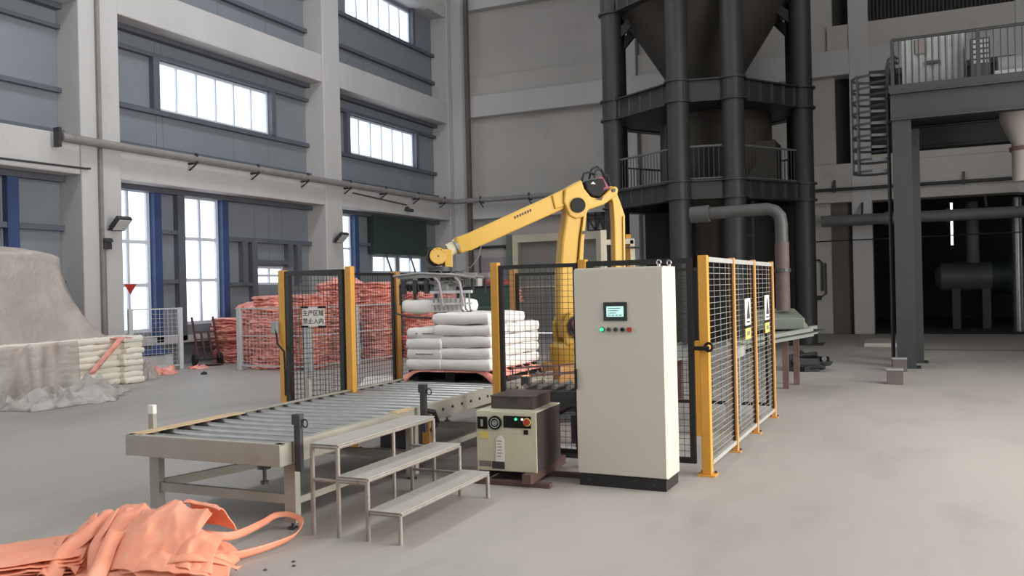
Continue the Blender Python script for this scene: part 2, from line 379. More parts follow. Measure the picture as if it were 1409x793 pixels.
def floodlight(loc, label):
    t = thing('floodlight', label, 'floodlight', loc, group='wall floodlights')
    MB().box(-.16, -.02, -.05, .05, -.04, .04).bar((-.05, -.2, -.05), (-.05, .2, -.05), .03).bar((-.05, -.2, -.05), (.06, -.2, .03), .025).bar((-.05, .2, -.05), (.06, .2, .03), .025).build('bracket', 'dark_steel', t)
    h = MB().prism([(.0, -.06), (.26, .18), (.20, .25), (-.06, .02)], -.19, .19).build('housing', 'dark_steel', t, bevel=.01)
    MB().prism([(.03, -.05), (.25, .155), (.262, .145), (.04, -.06)], -.16, .16).build('lens', 'pale_grey', t)
floodlight((-15.86, 13.62, 3.26), 'grey floodlight on the near column beside the tall window')
floodlight((-15.86, 21.75, 3.30), 'grey floodlight on the middle column')
cd = MB().tube([(-15.97, 9.0, 4.46), (-15.97, 12.95, 4.50), (-15.9, 13.0, 4.5)], .025, 6).build('trim_7', 'dark_steel'); tag(cd, 'thin conduit along the lower beam left of the near column', 'conduit', kind='structure')
jb = thing('junction_box', 'small dark box on the near column below the floodlight', 'box', (-15.92, 13.38, 2.80)); MB().box(-.06, .06, -.09, .09, -.02, .14).build('body', 'dark_steel', jb, bevel=.01); MB().prism([(-.05, .14), (.1, .14), (.05, .22)], -.1, .1).build('hood', 'dark_steel', jb)
wc = thing('wall_camera', 'small dark camera on the lower beam above the dark shutter', 'camera', (-15.93, 25.95, 4.56)); MB().box(-.1, .02, -.03, .03, .02, .1).build('mount', 'dark_steel', wc); MB().cyl((-.02, -.16, 0), (.1, .14, -.04), .055, 10).build('housing', 'dark_steel', wc)

# ------------------------------------------------------------------ back wall
WB = thing('wall_back', 'cream plastered back wall with concrete beams and dark openings', 'wall', kind='structure')
YF, YI = 29.4, 29.75
def bw(name, x0, x1, z0, z1, y0=YI, m='plaster_back', y1=30.2, bev=0): return B(x0, x1, y0, y1, z0, z1).build(name, m, WB, bevel=bev)
for x0, x1 in ((-16.0, -15.3), (-9.3, -8.6)): bw('column', x0, x1, 0, 14, YF + .02, 'plaster', bev=.03)
bw('beam', -15.3, 9.0, 8.29, 9.10, YF, 'plaster', bev=.02)
bw('beam', -15.3, -3.0, 4.38, 4.95, YF, 'plaster', bev=.02)
bw('beam', -15.3, 9.0, 12.4, 13.2, YF, 'plaster', bev=.02)
bw('ledge', -15.3, -2.1, 9.10, 9.85, YF + .2, 'plaster_back')
bw('panel', -15.3, -9.3, 4.95, 8.29); bw('panel', -8.6, -2.08, 4.95, 8.29); bw('panel', -15.3, -9.3, 9.8, 12.4); bw('panel', -8.6, -2.12, 9.8, 12.4)
bw('panel', -15.3, -13.6, 0, 4.38); bw('panel', -9.95, -9.3, 0, 4.38); bw('panel', -13.6, -9.95, 3.72, 4.38); bw('panel', -8.6, -2.25, 0, 4.38)
# right part
bw('column', -1.62, -1.03, 0, 14, YF - .02, 'plaster', bev=.03); bw('column', 3.0, 3.7, 4.2, 14, YF - .02, 'plaster', bev=.03)
bw('beam', -3.0, 9.0, 4.22, 5.45, YF, 'plaster_back', bev=.02); bw('upstand', -1.03, 9.0, 5.45, 5.66, YF)
bw('beam', -2.25, 9.0, 9.1, 9.88, YF + .05, 'plaster_back')
for x0, x1, z0, z1 in ((-2.08, -1.62, 5.45, 8.29), (-2.12, -1.62, 9.88, 12.4)):
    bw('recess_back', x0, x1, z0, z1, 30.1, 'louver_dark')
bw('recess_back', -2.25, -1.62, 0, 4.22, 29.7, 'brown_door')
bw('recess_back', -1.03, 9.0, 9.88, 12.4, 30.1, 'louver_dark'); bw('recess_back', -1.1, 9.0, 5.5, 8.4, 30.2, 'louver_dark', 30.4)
for i in range(38):
    B(-.98 + i * .11, -.95 + i * .11, 29.85, 29.9, 9.9, 12.3).build('louver_bar', 'dark_steel', WB)
for z in (6.35, 6.75):
    MB().tube([(-1.0, 29.9, z), (6.0, 29.9, z)], .04, 6).build('guard_rail', 'grey_paint', WB)
# dark machine room behind the opening
WR = thing('wall_room', 'dark walls of the machine room seen through the right opening', 'wall', kind='structure')
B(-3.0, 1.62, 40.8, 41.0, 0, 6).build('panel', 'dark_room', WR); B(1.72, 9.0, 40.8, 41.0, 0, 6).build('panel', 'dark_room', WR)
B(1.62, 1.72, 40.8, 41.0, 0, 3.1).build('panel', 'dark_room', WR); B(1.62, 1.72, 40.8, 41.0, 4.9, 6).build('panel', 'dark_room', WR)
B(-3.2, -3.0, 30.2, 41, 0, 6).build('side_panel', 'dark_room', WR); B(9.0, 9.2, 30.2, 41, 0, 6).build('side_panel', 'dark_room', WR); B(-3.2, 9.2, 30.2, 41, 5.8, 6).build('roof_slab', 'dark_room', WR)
# roller shutter door
D = thing('door_1', 'large closed grey roller shutter in a cream frame on the back wall', 'door', (-11.77, 29.7, 0), kind='structure')
for i in range(34): MB().prism([(-1.55, .02 + i * .1), (1.55, .02 + i * .1), (1.55, .1195 + i * .1), (-1.55, .1195 + i * .1)], -.03 - .006 * (i % 2), .0).build('slat', 'shutter_grey', D)
MB().box(-1.78, -1.55, -.28, .06, 0, 3.7).build('jamb', 'cream_steel', D); MB().box(1.55, 1.78, -.28, .06, 0, 3.7).build('jamb', 'cream_steel', D); MB().box(-1.55, 1.55, -.28, .06, 3.42, 3.7).build('header', 'cream_steel', D)
MB().box(-2.02, -1.80, -.3, .06, 0, 3.72).build('side_post', 'pale_green', D); MB().box(-1.55, 1.55, -.1, -.03, 1.7, 1.78).build('mid_rail', 'cream_steel', D)
D2 = thing('door_2', 'pale purple-grey steel door on the back wall near the corner', 'door', (-14.45, 29.7, 0), kind='structure')
MB().box(-.55, .55, -.03, .02, 0, 2.9).build('leaf', 'purple_grey', D2); MB().box(-.62, -.55, -.06, .02, 0, 3.0).build('jamb', 'girt_steel', D2); MB().box(.55, .62, -.06, .02, 0, 3.0).build('jamb', 'girt_steel', D2)
MB().prism([(-.08, 2.5), (.12, 2.6), (.12, 2.4)], -.08, -.03).build('vent', 'dark_steel', D2)
p = thing('bracket_pipe', 'dark pipe on a curved bracket left of the roller shutter', 'pipe', (-14.4, 29.66, 0))
MB().tube([(-.9, 0, 3.3), (.75, 0, 3.32), (.82, 0, 3.2), (.84, 0, 2.9)], .05, 8).build('pipe', 'dark_steel', p, 'angle'); MB().bar((.4, 0, 3.3), (.82, 0, 3.0), .05).build('brace', 'dark_steel', p)
# pipes on the right part of the back wall
def simple_pipe(name, label, pts, r, m, n=12):
    o = MB().tube(pts, r, n).build(name, m, None, 'angle'); return tag(o, label, 'pipe')
t = thing('air_duct', 'thick grey duct running level across the back wall opening on the right', 'duct', (-2.5, 28.9, 3.6))
MB().tube([(0, 0, 0), (10.05, 0, 0)], .175, 16).build('duct_run', 'duct', t, 'angle')
for x in (1.9, 3.6): MB().tube([(x - .05, 0, 0), (x + .05, 0, 0)], .205, 16).build('flange', 'duct', t, 'angle')
[MB().bar((xx, 0, .2), (xx, .45, .55), .06).build('hanger', 'dark_steel', t) for xx in (1.2, 4.6)]
t = thing('service_pipe', 'dark thin pipe with posts along the wall ledge on the right', 'pipe', (-3.0, 29.25, 4.62))
MB().tube([(0, 0, 0), (10.5, 0, 0)], .055, 8).build('pipe_run', 'dark_steel', t)
for x in (.9, 4.55): MB().box(x - .03, x + .03, -.04, .1, -.08, .3).build('clip', 'dark_steel', t)
simple_pipe('cable', 'thin dark cable strung below the thick duct on the right', [(-2.7, 29.2, 2.98), (7.5, 29.2, 3.06)], .02, 'black_paint', 6)
simple_pipe('steel_pipe', 'upright silver pipe in the dark machine room', [(3.1, 31.2, 0), (3.1, 31.2, 4.2)], .16, 'galvanised')
simple_pipe('steel_pipe', 'dull upright pipe further left in the dark machine room', [(1.9, 32.0, 2.2), (1.9, 32.0, 4.2)], .2, 'duct')
t = thing('dryer_drum', 'large grey drum lying in the dark machine room', 'drum', (1.1, 33.0, 0))
dm = MB().tube([(-.3, 0, 1.75), (-.12, 0, 1.75), (1.3, 0, 1.75), (1.4, 0, 1.75)], [.3, .5, .5, .5], 20).build('shell', 'duct', t, 'angle')
MB().tube([(1.4, 0, 1.75), (3.4, 0, 1.75)], [.52, .95], 20).build('cone', 'dark_green', t, 'angle')
for xa, xb, hh in ((.2, .45, 1.4), (1.1, 1.35, 1.4), (2.6, 2.9, 1.1)): MB().box(xa, xb, -.3, .3, 0, hh).build('stand', 'dark_steel', t)
t = thing('wall_hydrant', 'small dark valve on the wall left of the pale column', 'valve', (-2.75, 29.66, 1.1)); MB().box(-.16, .14, -.1, .08, 0, .14).build('body', 'black_paint', t); MB().tube([(.14, -.02, .1), (.3, -.02, .2), (.3, -.02, 1.2)], .025, 6).build('pipe', 'dark_steel', t)
t = thing('valve_pipe', 'thin bent conduit higher on the wall left of the pale column', 'pipe', (-2.75, 29.66, 2.3)); MB().tube([(-.2, -.03, .1), (.1, -.03, .1), (.2, -.03, 0), (.2, -.03, -.9)], .03, 6).build('conduit', 'dark_steel', t)

# ------------------------------------------------------------------ right wall (outside the picture, with the gate the daylight comes through)
WRt = thing('wall_right', 'plain right wall of the hall with a tall open gateway', 'wall', kind='structure')
B(7.6, 7.9, 14, 30, 0, 14).build('panel', 'plaster', WRt); B(7.6, 7.9, -8, 14, 6.4, 14).build('panel', 'plaster', WRt); B(7.6, 7.9, -8, 4, 0, 6.4).build('panel', 'plaster', WRt)
wf = B(-17.6, 9.0, -8.3, -8.0, 0, 14).build('wall_front', 'plaster'); tag(wf, 'plain plastered wall behind the camera', 'wall', kind='structure')

# ------------------------------------------------------------------ dark silo tower
TW = thing('silo_tower', 'dark steel silo tower of round columns with ring beams and a hopper', 'silo tower', (-5.0, 25.0, 0))
V = [(-5.37, 22.15)]; ang = 12.0; L1, L2 = 2.66, 1.38
seq = [(12, L2), (57, L1), (102, L2), (147, L1), (192, L2), (237, L1), (282, L2)]
for a, l in seq:
    x, y = V[-1]; V.append((x + l * cos(radians(a)), y + l * sin(radians(a))))
V = [(x + 5.0, y - 25.0) for x, y in V]
cxm = sum(v[0] for v in V) / 8; cym = sum(v[1] for v in V) / 8
for i, (x, y) in enumerate(V):
    c = MB().cyl((x, y, 0.03), (x, y, 12.5), .285, 24).build('column', 'tower_steel', TW, 'angle')
    B(x - .42, x + .42, y - .42, y + .42, 0, .03).build('base_plate', 'tower_steel', TW)
for lvl, (z0, z1) in enumerate(((3.92, 4.38), (6.43, 6.98), (9.45, 10.15))):
    for i in range(8):
        a = Vector((*V[i], 0)); b = Vector((*V[(i + 1) % 8], 0)); zc = (z0 + z1) / 2
        m = MB().bar((a.x, a.y, zc), (b.x, b.y, zc), .10, z1 - z0)
        m.bar((a.x, a.y, z0), (b.x, b.y, z0), .34, .035); m.bar((a.x, a.y, z1), (b.x, b.y, z1), .34, .035)
        o = m.build('ring_beam', 'tower_steel', TW)
        d = (b - a); n = int(d.length / .42)
        st = MB()
        for k in range(1, n):
            q = a + d * k / n; st.bar((q.x, q.y, z0), (q.x, q.y, z1), .28, .02)
        if n > 1: st.build('stiffener', 'tower_steel', o)['kind'] = 'stuff'
    for i, (x, y) in enumerate(V):
        MB().lathe((x, y), [(.29, z0 - .02), (.36, z0 - .02), (.36, z0 + .03), (.30, z0 + .03), (.30, z1 - .03), (.36, z1 - .03), (.36, z1 + .02), (.29, z1 + .02)], 20).build('collar', 'tower_steel', TW)
m = MB(); m.add([(x, y, 4.36) for x, y in V] + [(x, y, 4.40) for x, y in V], [tuple(range(8)), tuple(range(15, 7, -1))]); m.build('deck', 'tower_steel', TW)
m = MB(); m.add([(x, y, 6.44) for x, y in V] + [(x, y, 6.48) for x, y in V], [tuple(range(8)), tuple(range(15, 7, -1))]); m.build('deck', 'tower_steel', TW)
for i in range(8):     # railing on the lower ring
    a = Vector((*V[i], 0)); b = Vector((*V[(i + 1) % 8], 0)); d = b - a
    o = MB().tube([(a.x, a.y, 5.28), (b.x, b.y, 5.28)], .03, 8).tube([(a.x, a.y, 4.45), (b.x, b.y, 4.45)], .02, 6).build('railing', 'duct', TW)
    n = int(d.length / .12); m = MB()
    for k in range(1, n): q = a + d * k / n; m.bar((q.x, q.y, 4.4), (q.x, q.y, 5.28), .016, .016, caps=False)
    m.build('baluster', 'dark_steel', o)['kind'] = 'stuff'
MB().lathe((cxm, cym), [(2.75, 12.5), (2.75, 10.0), (2.45, 9.75), (.95, 7.4), (.42, 6.6), (.42, 5.6)], 32).build('hopper', 'hopper_steel', TW, 'angle')
MB().lathe((cxm + .25, cym + .3), [(.0, 6.44), (1.55, 6.44), (1.55, 5.0), (1.2, 4.4), (0, 4.4)], 24).build('weigh_vessel', 'hopper_steel', TW, 'angle'); MB().lathe((cxm, cym), [(0, 4.36), (.6, 4.36), (.35, 3.6), (.35, 2.2), (0, 2.2)], 20).build('feeder', 'hopper_steel', TW, 'angle')
for i in (0, 1, 2, 3, 6, 7):
    a = Vector((*V[i], 0)); q = Vector((cxm, cym, 0)); dd = (q - a).normalized()
    MB().bar((a.x, a.y, 8.7), (a.x + dd.x * .9, a.y + dd.y * .9, 9.6), .12, .22).build('knee_brace', 'tower_steel', TW)
for s in (-1, 1):
    MB().tube([(cxm + s * 1.0, cym - .8, 4.4), (cxm + s * 1.0, cym - .8, 6.2), (cxm + s * .5, cym - .4, 6.6)], .12, 10).build('feed_pipe', 'tower_steel', TW, 'angle')
MB().box(cxm + 1.2, cxm + 2.0, cym - .6, cym + .6, 4.4, 5.6).build('blower_box', 'hopper_steel', TW, bevel=.03)
MB().box(cxm - 2.1, cxm + 2.3, cym + .9, cym + 1.0, .03, 3.9).build('lower_screen', 'louver_dark', TW)
MB().box(cxm - .9, cxm + .7, cym - .5, cym + .9, .03, 2.2).build('lower_bin', 'louver_dark', TW, bevel=.03)
MB().bar((cxm + .9, cym - 1.4, .03), (cxm + .9, cym - 1.4, 3.9), .06).bar((cxm + 1.5, cym - 1.4, .03), (cxm + 1.5, cym - 1.4, 3.9), .06).bar((cxm + .9, cym - 1.4, 2.4), (cxm + 1.5, cym - 1.4, 2.4), .05).bar((cxm + .9, cym - 1.4, 1.8), (cxm + 1.5, cym - 1.4, 1.8), .05).bar((cxm + .9, cym - 1.4, 3.0), (cxm + 1.5, cym - 1.4, 3.0), .05).build('ladder', 'dark_steel', TW)
t = thing('dust_pipe', 'grey bent dust pipe standing before the dark tower behind the fence', 'pipe', (-1.93, 15.0, 0))
MB().tube([(-1.52, 0, 2.94), (-1.2, 0, 2.95)], [.14, .15], 14).build('pipe_end', 'dust_grey', t, 'angle')
MB().tube([(-1.2, 0, 2.95), (-.22, 0, 2.97), (-.1, 0, 2.93), (-.02, 0, 2.84), (.0, 0, 2.70), (0, 0, 2.4)], .105, 14).build('elbow', 'dust_grey', t, 'angle')
MB().tube([(0, 0, 2.4), (0, 0, 1.26)], .115, 14).build('drop', 'drop_brown', t, 'angle'); MB().tube([(0, 0, 1.9), (0, 0, 1.96)], .135, 14).build('clamp', 'dark_steel', t)

# ------------------------------------------------------------------ platform on the right
PF = thing('steel_platform', 'dark steel platform with railing and caged ladder on the right', 'platform', (0, 18.5, 0))
def hcol(x, y, z0, z1, w=.34, d=.34):
    return MB().box(x - w / 2, x + w / 2, y - d / 2, y - d / 2 + .03, z0, z1).box(x - w / 2, x + w / 2, y + d / 2 - .03, y + d / 2, z0, z1).box(x - .015, x + .015, y - d / 2 + .03, y + d / 2 - .03, z0, z1)
hcol(-.08, 0, 0.02, 4.81).build('column', 'platform_steel', PF); hcol(.07, 1.2, 0.02, 4.81).build('column', 'platform_steel', PF); hcol(4.6, 0, 0.02, 4.81).build('column', 'platform_steel', PF); hcol(4.6, 4.0, .02, 4.81).build('column', 'platform_steel', PF)
for x, y in ((-.08, 0), (.07, 1.2), (4.6, 0), (4.6, 4.0)): B(x - .25, x + .25, y - .25, y + .25, 0, .02).build('base_plate', 'platform_steel', PF)
def ibeam(p, q, z0, z1, w=.26):
    zc = (z0 + z1) / 2
    return MB().bar((*p, zc), (*q, zc), .03, z1 - z0).bar((*p, z0 + .015), (*q, z0 + .015), w, .03).bar((*p, z1 - .015), (*q, z1 - .015), w, .03)
ibeam((-.27, -.12), (5, -.12), 4.81, 5.35).build('main_beam', 'platform_steel', PF); ibeam((-.2, 0), (-.2, 4.2), 4.81, 5.32).build('side_beam', 'platform_steel', PF); ibeam((-.27, 4.1), (5, 4.1), 4.81, 5.32).build('main_beam', 'platform_steel', PF)
B(-.3, 5, -.2, 4.2, 5.35, 5.38).build('deck', 'platform_steel', PF)
m = MB().tube([(-.22, -.15, 6.38), (5, -.15, 6.38)], .03, 8).tube([(-.22, -.15, 6.38), (-.22, 4.1, 6.38)], .03, 8).box(-.3, 5, -.2, -.18, 5.38, 5.50); m.build('top_rail', 'platform_steel', PF)
for x in (-.22, 1.25, 2.7): MB().bar((x, -.15, 5.38), (x, -.15, 6.38), .06).build('rail_post', 'platform_steel', PF)
bal = MB().bar((0, 0, 5.45), (0, 0, 6.36), .018, .018).mesh('baluster', 'platform_steel')
for i in range(36): inst(bal, 'baluster', PF, (-.10 + i * .115, -.15, 0))
for i in range(22): inst(bal, 'baluster', PF, (-.22, .05 + i * .18, 0))
t = thing('corrugated_hut', 'grey corrugated sheet enclosure standing on the platform', 'enclosure', (.5, 19.6, 5.38))
m = MB()
def cg(u, v): return (-.55 + u * 1.15, -.02 + .025 * sin(u * 2 * pi * 9), v * 1.3)
MB().grid(cg, 90, 1).build('front_sheet', 'grey_paint', t, solid=.01)
MB().box(-.55, -.5, 0, 1.2, 0, 1.3).box(.55, .6, 0, 1.2, 0, 1.3).box(-.55, .6, 0, 1.2, 1.28, 1.3).build('body', 'grey_paint', t); MB().box(-.1, .15, -.12, -.05, .72, .78).build('handle', 'dark_steel', t); MB().box(-.3, -.1, -.09, -.05, .95, 1.25).build('notice', 'ink_grey', t)
t = thing('switchboard', 'dark switchboard with small squares beside the corrugated enclosure', 'switchboard', (1.35, 19.3, 5.38)); MB().box(-.17, .17, -.1, .1, 0, 1.05).build('body', 'dark_steel', t)
for i in range(5):
    for j in range(3): MB().box(-.13 + j * .1, -.06 + j * .1, -.115, -.1, .55 + i * .1, .61 + i * .1).build('button', 'grey_paint', t)
t = thing('motor_unit', 'grey motor and pipe unit on the platform near the right edge', 'motor', (2.2, 20.0, 5.38)); MB().box(-.6, .9, -.5, .5, 0, .3).build('skid', 'dark_steel', t); MB().cyl((-.5, 0, .55), (.2, 0, .55), .25, 16).build('motor', 'grey_paint', t, 'angle'); MB().tube([(.3, 0, .3), (.3, 0, .9), (.5, 0, 1.05), (.9, 0, 1.05)], .12, 10).build('pipe', 'duct', t, 'angle'); MB().box(-.6, .9, -.56, -.5, .3, .42).build('bed_rail', 'pale_grey', t)
t = thing('hanging_duct', 'pale duct end hanging below the platform at the right edge', 'duct', (2.1, 19.6, 3.6)); MB().lathe((0, 0), [(.0, 0), (.22, 0), (.22, .75), (.42, 1.2), (.42, 1.72), (0, 1.72)], 18).build('shell', 'shutter_grey', t, 'angle'); MB().lathe((0, 0), [(.23, .6), (.26, .6), (.26, .68), (.23, .68)], 18).build('band', 'rust_brown', t)
# ladder with cage
LD = thing('caged_ladder', 'dark steel ladder with safety cage hoops beside the platform', 'ladder', (-.32, 18.75, 0))
for y in (-.22, .22): MB().tube([(0, y, 0), (0, y, 5.9), (.03, y, 6.05), (.12, y, 6.12), (.2, y, 6.05)], .032, 8).build('stile', 'platform_steel', LD, 'angle')
rg = MB().cyl((0, -.22, 0), (0, .22, 0), .014, 6).mesh('rung', 'platform_steel')
for i in range(19): inst(rg, 'rung', LD, (0, 0, .3 + i * .3))
hp = MB(); pts = [(0, -.25, 0)] + [(-.30 - .36 * sin(a), -.36 * cos(a), 0) for a in [pi * k / 10 for k in range(11)]] + [(0, .25, 0)]
for i in range(len(pts) - 1): hp.bar(pts[i], pts[i + 1], .012, .05)
hpm = hp.mesh('cage_hoop', 'platform_steel')
for i in range(9): inst(hpm, 'cage_hoop', LD, (0, 0, 3.88 + i * .235))
for a in (.25, .5, .75): MB().bar((-.30 - .36 * sin(pi * a), -.36 * cos(pi * a), 3.85), (-.30 - .36 * sin(pi * a), -.36 * cos(pi * a), 5.8), .04, .012).build('cage_strap', 'platform_steel', LD)
# two square steel blocks
for i, (x, y, lab) in enumerate(((-.25, 15.6, 'small brown steel block on the floor nearest the camera, before the platform column'), (-.2, 17.75, 'small brown steel block at the foot of the platform column'))):
    t = thing('steel_block', lab, 'block', (x, y, 0), group='steel blocks before the platform column')
    MB().box(-.125, .125, -.125, .125, 0, .235).build('body', 'block_brown', t, bevel=.006); MB().box(-.13, .13, -.13, .13, .235, .25).build('cap_plate', 'grey_paint', t)

# ------------------------------------------------------------------ belt conveyor behind the fence on the right
t = thing('belt_conveyor', 'grey-green covered belt conveyor standing behind the right fence', 'conveyor', (-2.0, 15.0, 0))
MB().add([(-.5, -.35, .95), (.45, -.35, .95), (.45, .35, .95), (-.5, .35, .95), (-.5, -.35, 1.14), (.45, -.35, 1.14), (.2, .35, 1.28), (-.5, .35, 1.28)], [(0, 3, 2, 1), (4, 5, 6, 7), (0, 1, 5, 4), (1, 2, 6, 5), (2, 3, 7, 6), (3, 0, 4, 7)]).build('cover', 'pale_green', t, bevel=.02)
MB().bar((.55, -.38, .92), (-1.6, -3.1, .62), .08, .14).build('side_frame', 'pale_green', t); MB().bar((.55, .3, .92), (-1.6, -2.4, .62), .08, .14).build('side_frame', 'pale_green', t)
MB().bar((.5, -.04, .94), (-1.6, -2.75, .64), .62, .02).build('belt', 'rubber', t)
for x, y, h in ((.15, -.5, .8), (.25, .1, .8), (-1.2, -2.6, .58), (-1.2, -2.1, .58)): MB().bar((x, y, 0), (x, y, h), .09).build('leg', 'rust_brown', t)
t = thing('scrap_heap', 'dark scrap and hoses heaped at the tower foot', 'scrap', (-1.9, 17.6, 0))
for i in range(7): MB().tube([(-.4 + random.random() * .9, -.4 + random.random() * .8, .03 + .3 * random.random()) for k in range(5)], .035 + .03 * random.random(), 8).build('hose', 'black_paint', t, 'angle')
MB().box(-.35, .3, -.3, .3, 0, .25).build('crate', 'dark_steel', t)
t = thing('cream_frame', 'cream painted steel frame standing behind the robot', 'frame', (-5.1, 16.0, 0))
MB().bar((-.3, 0, 0), (-.3, 0, 2.82), .09).build('post', 'cream_steel', t); MB().bar((.28, 0, 0), (.28, 0, 2.6), .07).build('post', 'cream_steel', t); MB().bar((.17, .1, 0), (.17, .1, 2.72), .08).build('post', 'fence_yellow', t); MB().bar((-.3, 0, 2.58), (.31, 0, 2.58), .07, .10).build('cross_bar', 'cream_steel', t); MB().tube([(.05, -.06, 2.47), (.45, -.06, 2.45)], .02, 6).build('rod', 'dark_steel', t)
t = thing('wall_lattice', 'dark steel lattice bracket on the back wall behind the robot', 'bracket', (-10.3, 29.65, 3.75))
m = MB()
for i in range(3): m.bar((-.3 + i * .3, 0, 0), (-.3 + i * .3, 0, 1.5), .05)
for z in (0, .42, .52, .95, 1.05): m.bar((-.3, 0, z), (.3, 0, z), .05)
m.bar((-.3, 0, .42), (0, 0, 0), .05).bar((0, 0, 0), (.15, 0, .42), .05).bar((.15, 0, .42), (.3, 0, 0), .05).bar((0, 0, .95), (.3, 0, .52), .05).build('bars', 'dark_steel', t)

# ------------------------------------------------------------------ robot cell fence
def post(x, y, label, h=2.0, w=.08, m='fence_yellow', rz=0):
    t = thing('fence_post', label, 'post', (x, y, 0), rz, group='robot cell fence posts')
    MB().box(-w / 2, w / 2, -w / 2, w / 2, .012, h).build('tube', m, t, bevel=.006)
    MB().box(-w * .95, w * .95, -w * .95, w * .95, 0, .012).build('base_plate', m, t)
    for sx in (-1, 1): MB().cyl((sx * w * .72, w * .72, .012), (sx * w * .72, w * .72, .03), .012, 6).build('bolt', 'dark_steel', t)
    return t
def wires(W, z0, z1, pitch, r, zp=None):
    m = MB(); n = max(1, int(round(W / pitch)))
    for i in range(1, n): m.bar((W * i / n, 0, z0), (W * i / n, 0, z1), r, r, caps=False)
    n = max(1, int(round((z1 - z0) / (zp or pitch))))
    for i in range(1, n): z = z0 + (z1 - z0) * i / n; m.bar((0, r * .8, z), (W, r * .8, z), r, r, caps=False)
    return m
def panel(p, q, z0, z1, label, frame='black_paint', wire='wire_black', fw=.04, pitch=.058, r=.0038, zp=None):
    dx, dy = q[0] - p[0], q[1] - p[1]; W = hypot(dx, dy)
    t = thing('wire_fence', label, 'fence', (p[0], p[1], 0), atan2(dy, dx), group='robot cell fence panels')
    m = MB().box(0, fw, -fw / 2, fw / 2, z0, z1).box(W - fw, W, -fw / 2, fw / 2, z0, z1).box(fw, W - fw, -fw / 2, fw / 2, z0, z0 + fw).box(fw, W - fw, -fw / 2, fw / 2, z1 - fw, z1)
    m.build('frame', frame, t)
    k = wires(W - 2 * fw, z0 + fw, z1 - fw, pitch, r, zp)
    k.v = [(x + fw, y, z) for x, y, z in k.v]; k.build('wire_mesh', wire, t)['kind'] = 'stuff'
    return t
FY = 7.83
post(-6.50, FY, 'yellow post at the free left end of the front fence, padlock on it')
post(-5.58, FY, 'bright yellow post between the sign gate and the roller conveyor', 2.02)
post(-3.80, FY, 'yellow post left of the gate panel, behind the small controller')
post(-2.86, FY, 'yellow post peeping out behind the top left of the tall cabinet')
post(-1.70, FY, 'yellow corner post just right of the tall cabinet', 2.0, .085)
post(-6.50, 9.03, 'dark tan post behind the right edge of the sign gate', m='fence_tan')
post(-6.50, 10.2, 'tan post of the left fence beside the gripper', 2.0, .10, m='fence_tan')
post(-6.50, 11.4, 'tan rear corner post behind the gripper', m='fence_tan')
post(-1.66, 9.0, 'slim tan post, second along the right fence', m='fence_tan', w=.06)
post(-1.64, 10.18, 'slim tan post between the two warning signs', m='fence_tan', w=.06)
post(-1.61, 11.4, 'slim tan post at the far end of the right fence', m='fence_tan', w=.06)
g1 = panel((-6.45, FY), (-5.66, FY), .12, 1.99, 'black wire mesh gate with a white Chinese notice', fw=.055)
panel((-3.755, FY), (-2.92, FY), .12, 1.97, 'black wire mesh gate panel between controller and tall cabinet', fw=.04)
panel((-2.81, FY), (-1.80, FY), .10, 1.98, 'black wire mesh panel mostly hidden behind the tall cabinet', fw=.05)
panel((-6.50, FY + .06), (-6.50, 8.98), .12, 1.98, 'left fence panel running back from the sign gate', fw=.04)
panel((-6.50, 9.09), (-6.50, 10.14), .12, 1.98, 'left fence panel in front of the orange bales, middle one', fw=.035)
panel((-6.50, 10.27), (-6.50, 11.35), .12, 1.98, 'left fence panel behind the raised gripper', fw=.04)
panel((-5.2, 11.4), (-3.5, 11.4), .15, 1.95, 'rear fence panel behind the robot base', fw=.04)
panel((-3.4, 11.4), (-1.66, 11.4), .15, 1.95, 'rear fence panel behind the tall cabinet', fw=.04)
post(-5.25, 11.4, 'tan rear post under the raised gripper', m='fence_tan'); post(-3.45, 11.4, 'yellow rear post left of the tall cabinet top')
rp = (((-1.68, FY + .06), (-1.66, 8.96), 'right fence panel of grey wire nearest the tall cabinet'),
      ((-1.66, 9.04), (-1.64, 10.14), 'right fence panel of grey wire with the nearer warning sign'),
      ((-1.64, 10.22), (-1.61, 11.36), 'right fence panel of grey wire with the farther warning sign'))
for p_, q_, lab in rp:
    t = panel(p_, q_, .10, 1.97, lab, 'black_paint', 'wire_grey', .022, .28, .0036, .056)
    dx, dy = q_[0] - p_[0], q_[1] - p_[1]; W = hypot(dx, dy)
    MB().box(0, W, -.02, .02, 1.94, 1.985).build('rail', 'wire_grey', t); MB().box(0, W, -.02, .02, .085, .125).build('rail', 'wire_grey', t)
# lock and cable on the left end post
t = thing('gate_lock', 'grey gate switch with dangling black cable on the left end post', 'switch', (-6.56, FY - .02, 1.28)); MB().box(-.06, .02, -.06, .03, 0, .14).build('body', 'grey_paint', t, bevel=.01); MB().tube([(0, -.05, .06), (.03, -.06, -.12), (.12, -.06, -.2), (.13, -.06, -.45), (.12, -.05, -.7)], .012, 6).build('cable', 'black_paint', t)
t = thing('gate_latch', 'black latch handle on the yellow corner post', 'latch', (-1.72, FY - .07, 1.14)); MB().box(-.06, .07, -.03, .03, 0, .035).build('bolt', 'black_plastic', t); MB().ring((.07, -.01, .03), (0, 1, 0), .035, .012).build('ring', 'black_plastic', t)

